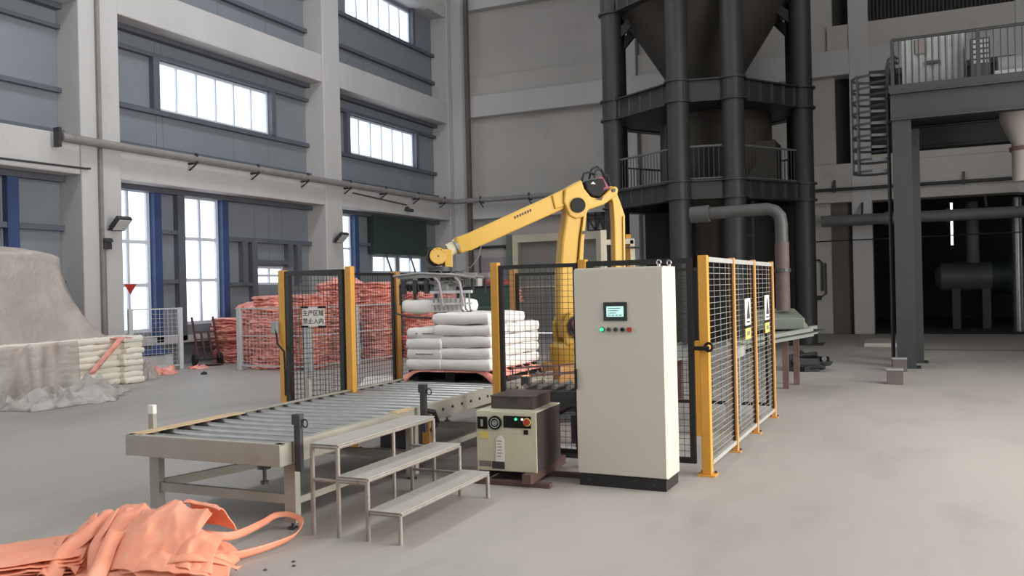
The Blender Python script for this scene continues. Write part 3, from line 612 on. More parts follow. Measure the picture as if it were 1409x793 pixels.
def text_mesh(body, size, name, m, parent, loc, rot, extrude=.001):
    cu = bpy.data.curves.new(name, 'FONT'); cu.body = body; cu.size = size; cu.align_x = 'CENTER'; cu.extrude = extrude; cu.resolution_u = 3
    o = bpy.data.objects.new(name, cu); C.objects.link(o)
    dg = bpy.context.evaluated_depsgraph_get(); me = bpy.data.meshes.new_from_object(o.evaluated_get(dg))
    bpy.data.objects.remove(o); bpy.data.curves.remove(cu)
    me.materials.clear(); me.materials.append(MATS[m])
    return inst(me, name, parent, loc, rot)
t = thing('notice_sign', 'white notice with two lines of Chinese characters on the mesh gate', 'sign', (-6.05, FY - .04, 1.36))
MB().box(-.15, .15, -.004, .004, 0, .215).build('board', 'sign_white', t)
text_mesh('生产区域', .072, 'lettering', 'ink', t, (0, -.006, .125), (pi / 2, 0, 0)); text_mesh('禁止入内', .072, 'lettering', 'ink', t, (0, -.006, .035), (pi / 2, 0, 0))
for sx in (-1, 1):
    for z in (-.012, .205): MB().box(sx * .12 - .05, sx * .12 + .05, -.012, .006, z, z + .022).build('tape', 'black_plastic', t)
for y0, y1, z0, z1, lab in ((9.38, 9.70, 1.13, 1.57, 'white and yellow warning sign on the nearer right fence panel'), (10.76, 11.08, 1.12, 1.58, 'white and yellow warning sign on the farther right fence panel')):
    t = thing('warning_sign', lab, 'sign', (-1.60, (y0 + y1) / 2, z0)); w = (y1 - y0) / 2; h = z1 - z0
    MB().box(-.004, .004, -w, w, .34 * h, h).build('board', 'sign_white', t); MB().box(-.004, .004, -w, w, 0, .27 * h).build('lower_board', 'sign_yellow', t); MB().box(-.004, .005, -w, w, .27 * h, .34 * h).build('band', 'black_plastic', t)
    m = MB().add([(.006, -w * .55, .5 * h), (.006, w * .55, .5 * h), (.006, 0, .93 * h), (.012, -w * .55, .5 * h), (.012, w * .55, .5 * h), (.012, 0, .93 * h)], [(0, 1, 2), (5, 4, 3), (0, 3, 4, 1), (1, 4, 5, 2), (2, 5, 3, 0)]); m.build('triangle', 'ink', t)
    MB().box(.005, .008, -w * .5, w * .5, .09 * h, .19 * h).build('print', 'ink_grey', t); MB().box(.005, .008, -w * .6, w * .6, .40 * h, .44 * h).build('print', 'ink', t)

# ------------------------------------------------------------------ tall control cabinet
t = thing('control_cabinet', 'tall cream control cabinet with touch screen and push buttons', 'cabinet', (-2.27, 7.27, 0), radians(-1.2))
MB().box(-.40, .40, -.17, .20, .10, 1.90).build('body', 'cabinet_paint', t, bevel=.006)
dr = MB().box(-.398, .398, -.20, -.172, .112, 1.888).build('door', 'cabinet_paint', t, bevel=.005)
MB().box(-.39, .39, -.185, .19, 0, .10).build('plinth', 'black_paint', t, bevel=.004)
for x in (-.3, .28): MB().cyl((x, -.192, .05), (x, -.185, .05), .012, 10).build('plinth_bolt', 'dark_steel', t)
sc = MB().box(-.128, .085, -.212, -.20, 1.44, 1.60).build('screen_bezel', 'screen_bezel', dr, bevel=.004)
MB().box(-.098, .055, -.2135, -.212, 1.476, 1.565).build('screen', 'screen_glow', dr)
m = MB()
for i, z in enumerate((1.545, 1.525, 1.505)): m.box(-.08, .03 - .02 * i, -.2145, -.2135, z, z + .006)
for i in range(4): m.box(-.085 + i * .034, -.062 + i * .034, -.2145, -.2135, 1.485, 1.492)
m.build('screen_print', 'ink_grey', dr)
for i, mm in enumerate(('lamp_green', 'dark_steel', 'dark_steel', 'black_plastic', 'red_plastic')):
    x = -.145 + i * .062
    b = MB().cyl((x, -.206, 1.365), (x, -.20, 1.365), .023, 14).build('button_ring', 'grey_paint' if i else 'dark_green', dr); MB().cyl((x, -.222, 1.365), (x, -.206, 1.365), .016 if i < 4 else .022, 12).build('button', mm, dr)
MB().box(-.402, -.385, -.235, -.20, .84, 1.02).build('handle', 'black_plastic', dr, bevel=.005)
for x, y in ((.34, -.10), (.36, .15)):
    MB().ring((x, y, 1.932), (0, 1, 0), .019, .006, 14).cyl((x, y, 1.90), (x, y, 1.915), .014, 8).build('lifting_eye', 'galvanised', t)

# ------------------------------------------------------------------ small controller on a skid
t = thing('robot_controller', 'squat cream controller box with fan and switches on a steel skid', 'controller', (-3.29, 7.2, 0), radians(2.5))
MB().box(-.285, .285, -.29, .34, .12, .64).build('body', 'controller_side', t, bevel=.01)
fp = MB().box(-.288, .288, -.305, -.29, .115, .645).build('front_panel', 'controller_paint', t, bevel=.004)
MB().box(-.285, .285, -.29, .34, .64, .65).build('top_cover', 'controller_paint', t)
MB().cyl((-.10, -.325, .545), (-.10, -.305, .545), .062, 24).build('fan_grille', 'black_plastic', fp); MB().ring((-.10, -.326, .545), (0, 1, 0), .042, .004, 20).ring((-.10, -.326, .545), (0, 1, 0), .022, .004, 16).cyl((-.10, -.329, .545), (-.10, -.325, .545), .014, 10).build('fan_guard', 'grey_paint', fp)
MB().box(-.275, -.18, -.313, -.305, .485, .595).build('breaker_plate', 'black_plastic', fp); MB().box(-.235, -.22, -.33, -.313, .51, .57).build('breaker_lever', 'grey_paint', fp)
MB().box(-.02, .24, -.312, -.305, .505, .61).build('switch_plate', 'black_plastic', fp)
MB().cyl((.10, -.32, .583), (.10, -.312, .583), .012, 12).build('green_lamp', 'lamp_green', fp); MB().cyl((.16, -.32, .583), (.16, -.312, .583), .009, 12).build('white_lamp', 'lamp_white', fp)
MB().cyl((.205, -.335, .56), (.205, -.312, .56), .026, 16).build('emergency_stop', 'red_plastic', fp); MB().ring((.205, -.314, .56), (0, 1, 0), .032, .005).build('stop_ring', 'sign_yellow', fp)
MB().box(.17, .21, -.312, -.305, .45, .49).build('socket', 'black_plastic', fp); MB().box(-.14, -.02, -.311, -.305, .135, .2).build('name_plate', 'dark_steel', fp); MB().box(-.26, -.17, -.308, -.305, .40, .46).build('yellow_sticker', 'sign_yellow', fp); MB().box(-.265, -.15, -.308, -.305, .15, .2).build('label_print', 'ink_grey', fp)
m = MB(); m.add([(-.105, -.308, .20), (-.02, -.308, .195), (-.02, -.308, .40), (-.045, -.308, .43), (-.07, -.308, .43), (-.095, -.308, .40)], [(0, 1, 2, 3, 4, 5)]); m.build('paper_tag', 'sign_white', fp, solid=.004)
m = MB()
for i in range(6): m.box(-.085, -.04 - .01 * (i % 2), -.3115, -.31, .38 - i * .027, .386 - i * .027)
m.build('tag_print', 'ink_grey', fp)
sk = MB().box(.19, .27, -.42, .52, .04, .12).build('skid_rail', 'rust_brown', t); MB().box(-.27, -.19, -.30, .5, .04, .12).build('skid_rail', 'rust_brown', t)
MB().box(-.33, .42, -.36, -.28, 0, .04).build('skid_cross', 'rust_brown', t); MB().box(-.33, .55, .1, .17, 0, .04).build('skid_cross', 'rust_brown', t)
t = thing('flat_case', 'flat dark brown metal case lying on the controller', 'case', (-3.29, 7.2, .65), radians(3)); MB().box(-.20, .21, -.17, .30, 0, .105).build('body', 'controller_side', t, bevel=.006); MB().box(-.205, .215, -.175, .305, .105, .118).build('lid', 'controller_side', t); MB().box(-.02, .06, -.18, -.17, .07, .09).build('clasp', 'dark_steel', t)
t = thing('power_cable', 'thick black cable drooping behind the controller to the cabinet', 'cable', (-2.9, 7.55, 0)); MB().tube([(-.12, 0, .55), (0, .02, .62), (.12, 0, .58), (.22, -.05, .42), (.25, -.1, .15), (.22, -.12, .03)], .02, 8).build('sheath', 'rubber', t, 'angle')
t = thing('power_cable', 'black cables hanging behind the mesh left of the tall cabinet', 'cable', (-2.95, 8.0, 0)); MB().tube([(0, 0, 1.02), (-.04, 0, .9), (.02, 0, .75), (.1, 0, .6), (.13, 0, .02)], .018, 8).tube([(.03, .02, 1.04), (.08, .02, .9), (.05, .02, .7), (.12, .03, .03)], .018, 8).build('sheath', 'rubber', t, 'angle')

# ------------------------------------------------------------------ roller conveyor
CV = thing('roller_conveyor', 'long grey steel roller conveyor running back into the robot cell', 'conveyor', (-4.84, 4.85, 0), radians(.8))
CL = 5.35; HW = .75
for sx, mm in ((-1, 'conveyor_paint'), (1, 'conveyor_paint')):
    x0, x1 = (sx * HW - .06, sx * HW) if sx > 0 else (sx * HW, sx * HW + .06)
    MB().box(x0, x1, 0, CL, .655, .665).box(sx * HW - (.012 if sx > 0 else 0), sx * HW + (0 if sx > 0 else .012), 0, CL, .515, .655).box(x0, x1, 0, CL, .505, .515).build('side_rail', mm, CV)
MB().box(-HW, HW, -.012, 0, .505, .665).build('end_plate', 'conveyor_paint', CV, bevel=.002); MB().box(-HW, HW, 0, .05, .655, .665).build('end_flange', 'conveyor_paint', CV)
ro = MB().tube([(-HW + .05, 0, .618), (HW - .05, 0, .618)], .036, 14).tube([(-HW + .012, 0, .618), (HW - .012, 0, .618)], .01, 6).mesh('roller', 'galvanised', 'angle')
n = int((CL - .12) / .192)
for i in range(n): inst(ro, 'roller', CV, (0, .16 + i * .192, 0))
for y in (.22, 1.95, 3.6, 5.1):
    for sx in (-1, 1):
        MB().box(sx * (HW - .08) - .05, sx * (HW - .08) + .05, y - .03, y + .03, .05, .505).build('leg', 'conveyor_paint', CV)
        MB().cyl((sx * (HW - .08), y, .012), (sx * (HW - .08), y, .06), .014, 8).cyl((sx * (HW - .08), y, 0), (sx * (HW - .08), y, .012), .04, 12).build('foot', 'dark_steel', CV)
    MB().bar((-HW + .1, y, .22), (HW - .1, y, .22), .04, .07).build('cross_brace', 'conveyor_paint', CV)
MB().bar((-HW + .12, .25, .24), (-.1, 1.9, .26), .04, .07).build('diagonal_brace', 'conveyor_paint', CV)
MB().bar((HW - .08, .25, .2), (HW - .08, 3.6, .2), .04, .05).build('long_brace', 'conveyor_paint', CV)
MB().cyl((.55, .06, .38), (.55, .06, .505), .014, 8).cyl((.55, .06, .47), (.55, .06, .505), .05, 10).cyl((.55, .06, .36), (.55, .06, .38), .03, 10).build('levelling_bolt', 'dark_steel', CV)
MB().box(-HW + .02, HW - .02, .02, CL - .02, .52, .53).build('gap_shade_sheet', 'rubber', CV)  # dark sheet added under the rollers to put shade into the gaps
MB().box(.3, .68, 1.98, 2.35, .26, .50).build('motor_box', 'dark_steel', CV, bevel=.01); MB().box(HW - .07, HW + .01, 1.55, 1.85, .664, .672).build('wood_sunlit_strip', 'wood_sunlit', CV); MB().box(HW - .06, HW + .02, 2.1, 2.18, .3, .5).build('drive_cover', 'fence_tan', CV)
MB().box(-HW, -HW + .13, .04, 1.2, .664, .670).build('wood_sunlit_strip', 'wood_sunlit', CV)  # tan strip painting a sunlit patch on the left rail
m = MB()
for i in range(14): m.cyl((HW, 2.2 + i * .2, .585), (HW + .012, 2.2 + i * .2, .585), .014, 8)
m.build('bolt_row', 'dark_steel', CV)['kind'] = 'stuff'
MB().tube([(HW + .01, 2.05, .62), (HW + .06, 2.12, .6), (HW + .05, 2.2, .5), (HW + .03, 2.12, .42)], .025, 8).build('hose', 'rubber', CV, 'angle')
def pin(x, y, z0, z1, lab, ring=True, white=False):
    t = thing('stop_pin', lab, 'stop pin', (x, y, z0), group='stop pins on the conveyor rails')
    MB().box(-.028, .028, -.02, .02, 0, z1 - z0).build('bar', 'dark_steel' if ring else 'conveyor_paint', t, bevel=.004)
    if ring:
        MB().box(-.04, .03, -.026, .026, z1 - z0 - .07, z1 - z0 + .005).build('head', 'dark_steel', t); MB().ring((.06, 0, z1 - z0 - .06), (.2, 1, 0), .028, .006, 16).build('pull_ring', 'dark_steel', t)
    if white: MB().box(-.03, .03, -.022, .022, z1 - z0 - .07, z1 - z0 + .01).build('white_tip', 'sign_white', t, bevel=.01)
pin(-5.615, 5.12, .52, .85, 'pale stop pin with a white tip at the near left conveyor corner', False, True)
pin(-4.04, 5.0, .45, .86, 'dark stop pin with ring at the near right conveyor corner')
pin(-4.03, 6.75, .45, .88, 'dark stop pin with ring beside the top step')
pin(-5.68, 7.2, .52, .84, 'grey stop pin on the far left rail before the sign gate', False)

# ------------------------------------------------------------------ steps
t = thing('step_stand', 'three-tread grey steel step stand beside the conveyor', 'steps', (-3.58, 5.7, 0), radians(.7))
for i, (xa, xb, h) in enumerate(((-.37, -.125, .66), (-.14, .12, .44), (.12, .385, .22))):
    MB().box(xa, xb, -.70, .70, h - .006, h).build('tread', 'steps_tread', t)
    MB().tube([(xa + .012, -.69, h - .022), (xa + .012, .69, h - .022)], .015, 8).tube([(xb - .012, -.69, h - .022), (xb - .012, .69, h - .022)], .015, 8).tube([(xa + .012, -.69, h - .022), (xb - .012, -.69, h - .022)], .015, 8).tube([(xa + .012, .69, h - .022), (xb - .012, .69, h - .022)], .015, 8).build('tread_frame', 'steps_tube', t)
for y in (-.69, .69):
    for x, h in ((-.355, .64), (-.135, .64), (.11, .42), (.37, .20)):
        MB().cyl((x, y, 0), (x, y, h), .017, 10).build('leg', 'steps_tube', t, 'angle')
    MB().tube([(-.355, y, .40), (.11, y, .40)], .014, 8).build('cross_tube', 'steps_tube', t); MB().tube([(-.355, y, .195), (.37, y, .195)], .012, 8).build('cross_tube', 'steps_tube', t) if y > 0 else None
for x in (-.135,): MB().cyl((x, .05, 0), (x, .05, .64), .015, 8).build('leg', 'steps_tube', t, 'angle')

# ------------------------------------------------------------------ bags
def bag_mesh(l, w, h, seed, m, name='bag', rough=.012):
    nx, ny = 18, 14; mb = MB(); rnd = seed * 7.3
    def prof(u, v):
        a = max(0, 1 - abs(u) ** 22); b = max(0, 1 - abs(v) ** 16); return (a ** .2) * (b ** .2)
    for s in (1, -1):
        def fn(i, j):
            u = i * 2 - 1; v = j * 2 - 1
            u2 = sin(u * pi / 2); v2 = sin(v * pi / 2)
            zz = s * h / 2 * prof(u2, v2) + rough * fbm(u * 2.2 + rnd, v * 2.2, s * 3 + rnd) * prof(u2, v2) ** .3
            k = 1 + .02 * nz3(u * 3, v * 3, rnd + 9)
            return (u2 * l / 2 * k, v2 * w / 2 * k, h / 2 + zz)
        mb.grid(fn, nx, ny)
    me = mb.mesh(name, m, True)
    bm = bmesh.new(); bm.from_mesh(me); bmesh.ops.remove_doubles(bm, verts=bm.verts, dist=.0015); bmesh.ops.recalc_face_normals(bm, faces=bm.faces); bm.to_mesh(me); bm.free()
    return me
wb = [bag_mesh(.75, .485, .132, i, 'white_bag', 'filled_sack') for i in range(4)]
def print_mesh(l, z, w):
    m = MB(); y = -l / 2
    while y < l / 2:
        d = .012 + .016 * random.random(); m.box(-w / 2 - .002, -w / 2 + .03, y, y + d, z, z + .016); y += d + .008
    return m.mesh('print', 'ink_grey')
pm = print_mesh(.24, .058, .75)
PLX, PLY = -4.93, 9.52
pal = thing('pallet', 'black plastic pallet under the white sacks on the conveyor', 'pallet', (PLX, PLY, .655))
for x in (-.5, 0, .5): MB().box(x - .06, x + .06, -.65, .65, 0, .10).build('runner', 'black_plastic', pal)
for i in range(6): MB().box(-.56, .56, -.65 + i * .238, -.65 + i * .238 + .12, .10, .125).build('deck_board', 'black_plastic', pal)
def sheet_fn(u, v):
    x = -.62 + 1.24 * u; y = -.70 + 1.40 * v
    ex = max(0, abs(x) - .47) / .15; ey = max(0, abs(y) - .66) / .04
    droop = .10 * min(1, ey) * max(0, abs(u - .5) * 2 - .62) / .38 + .07 * max(0, ex) ** 1.3
    return (x, y - .0, .128 - droop - .012 * ey + .004 * nz3(x * 9, y * 9, 1))
sh = MB().grid(sheet_fn, 40, 40).build('slip_sheet', 'salmon_bag', None, True, loc=(PLX, PLY, .657), solid=.012)
tag(sh, 'salmon slip sheet with drooping corners between pallet and white sacks', 'sheet')
base = .80; LH = .122; cnt = [0]
rows = ('front left', 'front right', 'middle', 'rear left', 'rear right')
for L in range(5):
    spots = [(-.31, -.29, 90), (.20, -.42, 0), (.20, .05, 0), (-.31, .46, 90), (.20, .52, 0)]
    if L == 4: spots = spots[1:3]
    for k, (x, y, r) in enumerate(spots):
        cnt[0] += 1; kk = k + (L == 4)
        t = thing('filled_sack', '%s layer white sack, %s of the pallet load on the conveyor' % (('bottom', 'second', 'third', 'fourth', 'top')[L], ('front left', 'front right', 'middle right', 'rear left', 'rear right')[kk]), 'sack',
                  (PLX + x + random.uniform(-.012, .012), PLY + y - .05 + random.uniform(-.012, .012), base - .01 + L * LH + (.012 * (x > .1) * L)), radians(r + random.uniform(-1.5, 1.5)), group='white sacks on the conveyor pallet')
        inst(wb[cnt[0] % 4], 'sack_body', t)
        if kk == 0 and L % 2 == 1: inst(pm, 'print', t)

# ------------------------------------------------------------------ infeed table and cell clutter behind the gate
t = thing('infeed_table', 'dark steel infeed table with rollers behind the mesh gate', 'table', (-3.45, 8.85, 0))
MB().box(-.42, .55, -.25, .3, .40, .62).build('frame', 'dark_steel', t, bevel=.005)
for i in range(6): MB().cyl((-.40 + i * .17, -.23, .655), (-.40 + i * .17, .28, .655), .03, 10).build('roller', 'galvanised', t, 'angle')
for x in (-.38, .5):
    for y in (-.2, .25): MB().box(x - .03, x + .03, y - .03, y + .03, 0, .40).build('leg', 'dark_steel', t)
t = thing('guide_rail', 'rusty guide rail with small uprights beside the white sacks', 'rail', (-3.75, 9.0, .70)); MB().bar((-.35, -.3, .04), (.5, .25, .08), .03).bar((-.3, -.27, .14), (.45, .22, .17), .02).build('bars', 'rust_brown', t)
for i in range(6): MB().bar((-.3 + i * .15, -.27 + i * .097, .03), (-.3 + i * .15, -.27 + i * .097, .155), .015).build('upright', 'rust_brown', t)
t = thing('floor_rail', 'low pale kerb rail under the mesh gate', 'rail', (-3.3, 8.2, 0)); MB().box(-.6, .6, 0, .3, 0, .09).build('kerb', 'pale_grey', t); MB().box(-.6, .6, -.03, 0, .0, .05).build('edge', 'dark_steel', t)
t = thing('junction_cabinet', 'dark motor box below the mesh gate behind the controller', 'box', (-2.95, 8.45, 0)); MB().box(-.25, .3, -.15, .2, .12, .42).build('body', 'dark_steel', t, bevel=.01); MB().box(-.2, .25, -.15, .18, 0, .12).build('stand', 'dark_steel', t); MB().box(-.12, .0, -.17, -.15, .2, .34).build('plate', 'grey_paint', t)
t = thing('yellow_bollard', 'short yellow post inside the cell right of the cabinet', 'bollard', (-2.2, 9.9, 0)); MB().box(-.06, .06, -.06, .06, .01, 1.08).build('tube', 'fence_yellow', t, bevel=.005); MB().box(-.1, .1, -.1, .1, 0, .01).build('base_plate', 'fence_yellow', t)
t = thing('transfer_table', 'grey transfer conveyor frame behind the tall cabinet', 'conveyor', (-2.55, 10.5, 0)); MB().box(-.7, .7, -.3, .3, .85, .97).build('frame', 'grey_paint', t)
for i in range(8): MB().cyl((-.63 + i * .18, -.28, .98), (-.63 + i * .18, .28, .98), .03, 10).build('roller', 'galvanised', t, 'angle')
for x in (-.6, .6): MB().box(x - .04, x + .04, -.28, -.2, 0, .85).build('leg', 'grey_paint', t); MB().box(x - .04, x + .04, .2, .28, 0, .85).build('leg', 'grey_paint', t)

# small warm lamp added for the glow of reflected sun on the sacks
t = thing('sun_glow_lamp', 'small warm lamp added for the sun glow on the white sacks', 'lamp', (-3.86, 8.66, .66)); MB().box(-.05, .05, -.03, .03, 0, .10).build('housing', 'dark_steel', t, bevel=.008); MB().box(-.04, .04, .03, .036, .02, .09).build('lens', 'lamp_white', t)
ld = bpy.data.lights.new('sun_glow_beam', 'SPOT'); ld.energy = 26; ld.color = (1, .52, .24); ld.spot_size = radians(34); ld.spot_blend = .8; ld.shadow_soft_size = .05
lo = bpy.data.objects.new('sun_glow_beam', ld); C.objects.link(lo); lo.parent = t; lo.location = (0, .06, .06); lo.rotation_euler = Vector((-.55, .62, .22)).to_track_quat('-Z', 'Y').to_euler()

# ------------------------------------------------------------------ robot
hd = Vector((-.78, -.625)).normalized()
RB = thing('palletizing_robot', 'large yellow palletizing robot arm reaching over the sacks', 'robot', (-4.05, 10.8, 0), atan2(hd.y, hd.x))
MB().box(-.45, .45, -.42, .42, 0, .45).build('pedestal', 'dark_steel', RB, bevel=.01)
MB().box(-.44, .40, -.42, .42, .45, .72).build('base', 'fence_tan', RB, bevel=.03)
MB().lathe((0, 0), [(0, .72), (.37, .72), (.37, .95), (.32, 1.0), (0, 1.0)], 32).build('turntable', 'robot_yellow', RB, 'angle')
MB().prism([(.24, .98), (.26, 1.25), (.18, 1.40), (-.2, 1.42), (-.66, 1.35), (-.70, 1.0)], -.30, -.16).build('carriage_side', 'robot_yellow', RB, bevel=.015); MB().prism([(.24, .98), (.26, 1.25), (.18, 1.40), (-.2, 1.42), (-.66, 1.35), (-.70, 1.0)], .16, .30).build('carriage_side', 'robot_yellow', RB, bevel=.015)
MB().cyl((.08, -.36, 1.22), (.08, .36, 1.22), .15, 24).build('shoulder_axis', 'dark_steel', RB, 'angle'); MB().cyl((.08, .36, 1.25), (.08, .46, 1.25), .11, 18).build('shoulder_motor', 'pink_cable', RB, 'angle')
la = MB().prism([(.135, 2.82), (.165, 2.60), (.215, 2.35), (.26, 1.88), (.27, 1.4), (.22, 1.05), (-.10, 1.05), (-.08, 1.4), (0.02, 1.98), (-.02, 2.36), (-.075, 2.66), (-.085, 2.82)], -.13, .13).build('lower_arm', 'robot_yellow', RB, bevel=.03)
MB().prism([(-.085, 2.72), (-.03, 2.36), (.01, 1.98), (-.08, 1.4), (-.14, 1.4), (-.05, 1.98), (-.08, 2.36), (-.125, 2.72)], -.06, .16).build('arm_flange', 'robot_yellow', la, bevel=.008)
for x, z in ((-.075, 2.45), (-.03, 2.05), (-.1, 1.6)): MB().cyl((x, .155, z), (x, .175, z), .022, 10).build('bolt', 'dark_steel', la)
eh = MB().prism([(0.15, 2.76), (.19, 2.86), (.17, 3.02), (-.06, 3.15), (-.10, 3.03), (-.19, 2.92), (-.31, 2.90), (-.47, 3.04), (-.535, 3.07), (-.58, 3.03), (-.56, 2.95), (-.37, 2.82), (-.15, 2.75), (-.10, 2.66), (0.02, 2.63), (.11, 2.67)], -.16, .16).build('elbow_housing', 'robot_yellow', RB, bevel=.02)
MB().cyl((0, .16, 2.81), (0, .185, 2.81), .10, 28).build('elbow_cap', 'black_plastic', eh, 'angle'); MB().prism([(-.235, 2.885), (-.33, 2.875), (-.365, 2.93)], .14, .164).build('web_pocket', 'rust_brown', eh); MB().cyl((-.505, .16, 3.01), (-.505, .18, 3.01), .025, 12).build('link_pin', 'dark_steel', eh)
ua = MB()
q0 = [(.10, -.10, 2.80), (.10, .10, 2.80), (.13, .10, 3.04), (.13, -.10, 3.04)]; q1 = [(1.42, -.105, 2.24), (1.42, .105, 2.24), (1.47, .105, 2.455), (1.47, -.105, 2.455)]; q2 = [(1.57, -.10, 2.20), (1.57, .10, 2.20), (1.63, .10, 2.40), (1.63, -.10, 2.40)]; q3 = [(1.60, -.07, 2.22), (1.60, .07, 2.22), (1.66, .07, 2.36), (1.66, -.07, 2.36)]
ua.add(q0 + q1 + q2 + q3, [(3, 2, 1, 0), (12, 13, 14, 15)] + [(k * 4 + i, k * 4 + (i + 1) % 4, k * 4 + 4 + (i + 1) % 4, k * 4 + 4 + i) for k in range(3) for i in range(4)])
uo = ua.build('upper_arm', 'robot_yellow', RB, bevel=.018)
MB().prism([(.17, 2.80), (.30, 2.76), (.34, 2.95), (.19, 3.02)], -.125, .125).build('arm_collar', 'robot_yellow', uo, bevel=.015)
m = MB()
for i in range(7): a = .62 + i * .035; m.box(a, a + .024, .098, .1045, 2.73 - i * .015, 2.765 - i * .015)
m.build('arm_print', 'rust_brown', uo)
lk = MB().prism([(-.45, 3.03), (-.52, 2.86), (-.535, 2.6), (-.53, 1.1), (-.68, 1.1), (-.695, 2.68), (-.62, 2.90), (-.545, 3.07), (-.49, 3.08)], -.08, .08).build('parallel_link', 'robot_yellow', RB, bevel=.015)
MB().prism([(-.655, 2.66), (-.675, 2.68), (-.66, 1.1), (-.64, 1.1)], .08, .10).build('link_rib', 'robot_yellow', lk)
mo = MB().prism([(-.11, 3.13), (-.36, 3.17), (-.42, 3.02), (-.31, 2.92), (-.2, 2.93), (-.12, 3.02)], -.14, .17).build('elbow_motor', 'black_plastic', RB, bevel=.015)
MB().cyl((-.34, .04, 3.16), (-.40, .12, 3.0), .07, 12).build('motor_cap', 'pink_cable', mo, 'angle'); MB().prism([(-.18, 3.09), (-.25, 3.09), (-.215, 3.12)], .17, .176).build('motor_label', 'sign_white', mo)
m = MB().tube([(-.1, .05, 3.14), (-.12, .08, 3.24), (-.2, .08, 3.26), (-.3, .05, 3.22)], .016, 8).tube([(-.22, 0, 3.18), (-.24, .05, 3.30), (-.32, .06, 3.34), (-.40, .02, 3.28), (-.46, 0, 3.12)], .014, 8).tube([(-.26, .1, 3.18), (-.28, .1, 3.28), (-.36, .1, 3.30), (-.42, .1, 3.2)], .014, 8).tube([(-.40, .06, 3.2), (-.46, .06, 3.22), (-.50, .04, 3.1), (-.5, .04, 3.04)], .014, 8)
m.build('cable_loop', 'rubber', RB, 'angle')
MB().tube([(1.56, 0, 2.32), (1.72, 0, 2.24)], .085, 18).build('arm_end', 'controller_paint', RB, 'angle'); MB().tube([(1.585, 0, 2.305), (1.625, 0, 2.285)], .105, 18).build('arm_end_ring', 'galvanised', RB, 'angle')
wr = MB().cyl((1.865, -.10, 2.165), (1.865, .10, 2.165), .122, 28).build('wrist', 'black_plastic', RB, 'angle')
MB().cyl((1.865, .10, 2.165), (1.865, .135, 2.172), .108, 28).build('wrist_cap', 'robot_yellow', wr, 'angle'); MB().cyl((1.865, .135, 2.165), (1.865, .139, 2.165), .012, 10).build('cap_bolt', 'dark_steel', wr)
m = MB()
for k in range(12): a = 2 * pi * k / 12; m.box(1.865 + .1 * cos(a) - .01, 1.865 + .1 * cos(a) + .01, .105, .132, 2.165 + .1 * sin(a) - .01, 2.165 + .1 * sin(a) + .01)
m.build('cap_teeth', 'robot_yellow', wr)
MB().prism([(1.68, 2.02), (1.68, 2.25), (1.80, 2.25), (1.78, 2.02)], -.12, .12).build('wrist_bracket', 'robot_yellow', RB, bevel=.01); MB().lathe((1.83, 0), [(0, 2.03), (.16, 2.03), (.16, 1.97), (.10, 1.93), (0, 1.93)], 24).build('tool_flange', 'dark_steel', RB, 'angle')
MB().tube([(1.3, .1, 2.3), (1.35, .16, 2.15), (1.45, .16, 2.02), (1.6, .1, 1.95)], .007, 6).build('air_hose', 'duct', RB, 'angle')
# gripper, turned so its long side lies along the hall's width
GR = thing('sack_gripper', 'metal fork gripper with air hoses hanging from the robot wrist', 'gripper', (-5.42, 9.62, 1.45), radians(4))
MB().box(-.52, .56, -.24, -.18, .44, .49).box(-.52, .56, .18, .24, .44, .49).box(-.30, -.24, -.24, .24, .40, .45).box(.02, .08, -.24, .24, .40, .45).box(.30, .36, -.24, .24, .40, .45).build('frame', 'aluminium', GR)
MB().box(-.2, .12, -.17, .17, .45, .485).build('mount_plate', 'dark_steel', GR)
MB().box(.18, .56, -.15, -.02, .32, .42).build('valve_block', 'grey_paint', GR, bevel=.01)
m = MB()
for i in range(7): m.box(.36 + i * .028, .376 + i * .028, -.165, -.15, .33, .41)
m.build('valve_fins', 'aluminium', GR)['kind'] = 'stuff'
for y in (-.2, .2): MB().cyl((-.5, y, .38), (.3, y, .38), .028, 10).build('air_cylinder', 'aluminium', GR, 'angle')
for y in (-.2, .2): MB().bar((-.50, y, .36), (-.50, y, .10), .03).build('side_strut', 'dark_steel', GR); MB().bar((.50, y, .42), (.50, y, .24), .03).build('side_strut', 'dark_steel', GR)
for i in range(9):
    x = .02 + i * .06
    MB().tube([(x, -.30, .26), (x, -.31, .12), (x, -.28, .04), (x, -.18, .0), (x, .15, -.01)], .011, 6).build('fork_finger', 'aluminium', GR, 'angle')
MB().box(-.02, .54, -.33, -.29, .24, .275).build('fork_bar', 'pale_grey', GR); MB().box(0, .54, -.33, -.30, .10, .125).build('fork_bar', 'pale_grey', GR)
for x in (.08, .36): MB().tube([(x - .05, -.2, .40), (x - .03, -.33, .43), (x + .03, -.345, .38), (x + .06, -.345, .22), (x + .08, -.345, .08)], .016, 8).build('hook_arm', 'purple_grey', GR, 'angle')
MB().box(-.54, .20, -.16, .16, .36, .40).build('cover_plate', 'dark_steel', GR, bevel=.005); MB().box(-.5, -.1, -.20, -.12, .28, .36).build('slide_block', 'dark_steel', GR, bevel=.005); MB().box(-.02, .16, -.22, -.1, .28, .40).build('manifold', 'grey_paint', GR, bevel=.01)
for x in (-.46, -.30, -.14): MB().box(x, x + .05, -.26, -.20, .24, .42).build('clamp_block', 'dark_steel', GR, bevel=.004)
for y in (-.27, .0, .2): MB().tube([(-.56, y, .47), (-.2, y - .02, .50), (.25, y, .47), (.56, y + .02, .43)], .016, 8).build('hose_run', 'aluminium', GR, 'angle')
m = MB(); random.seed(11)
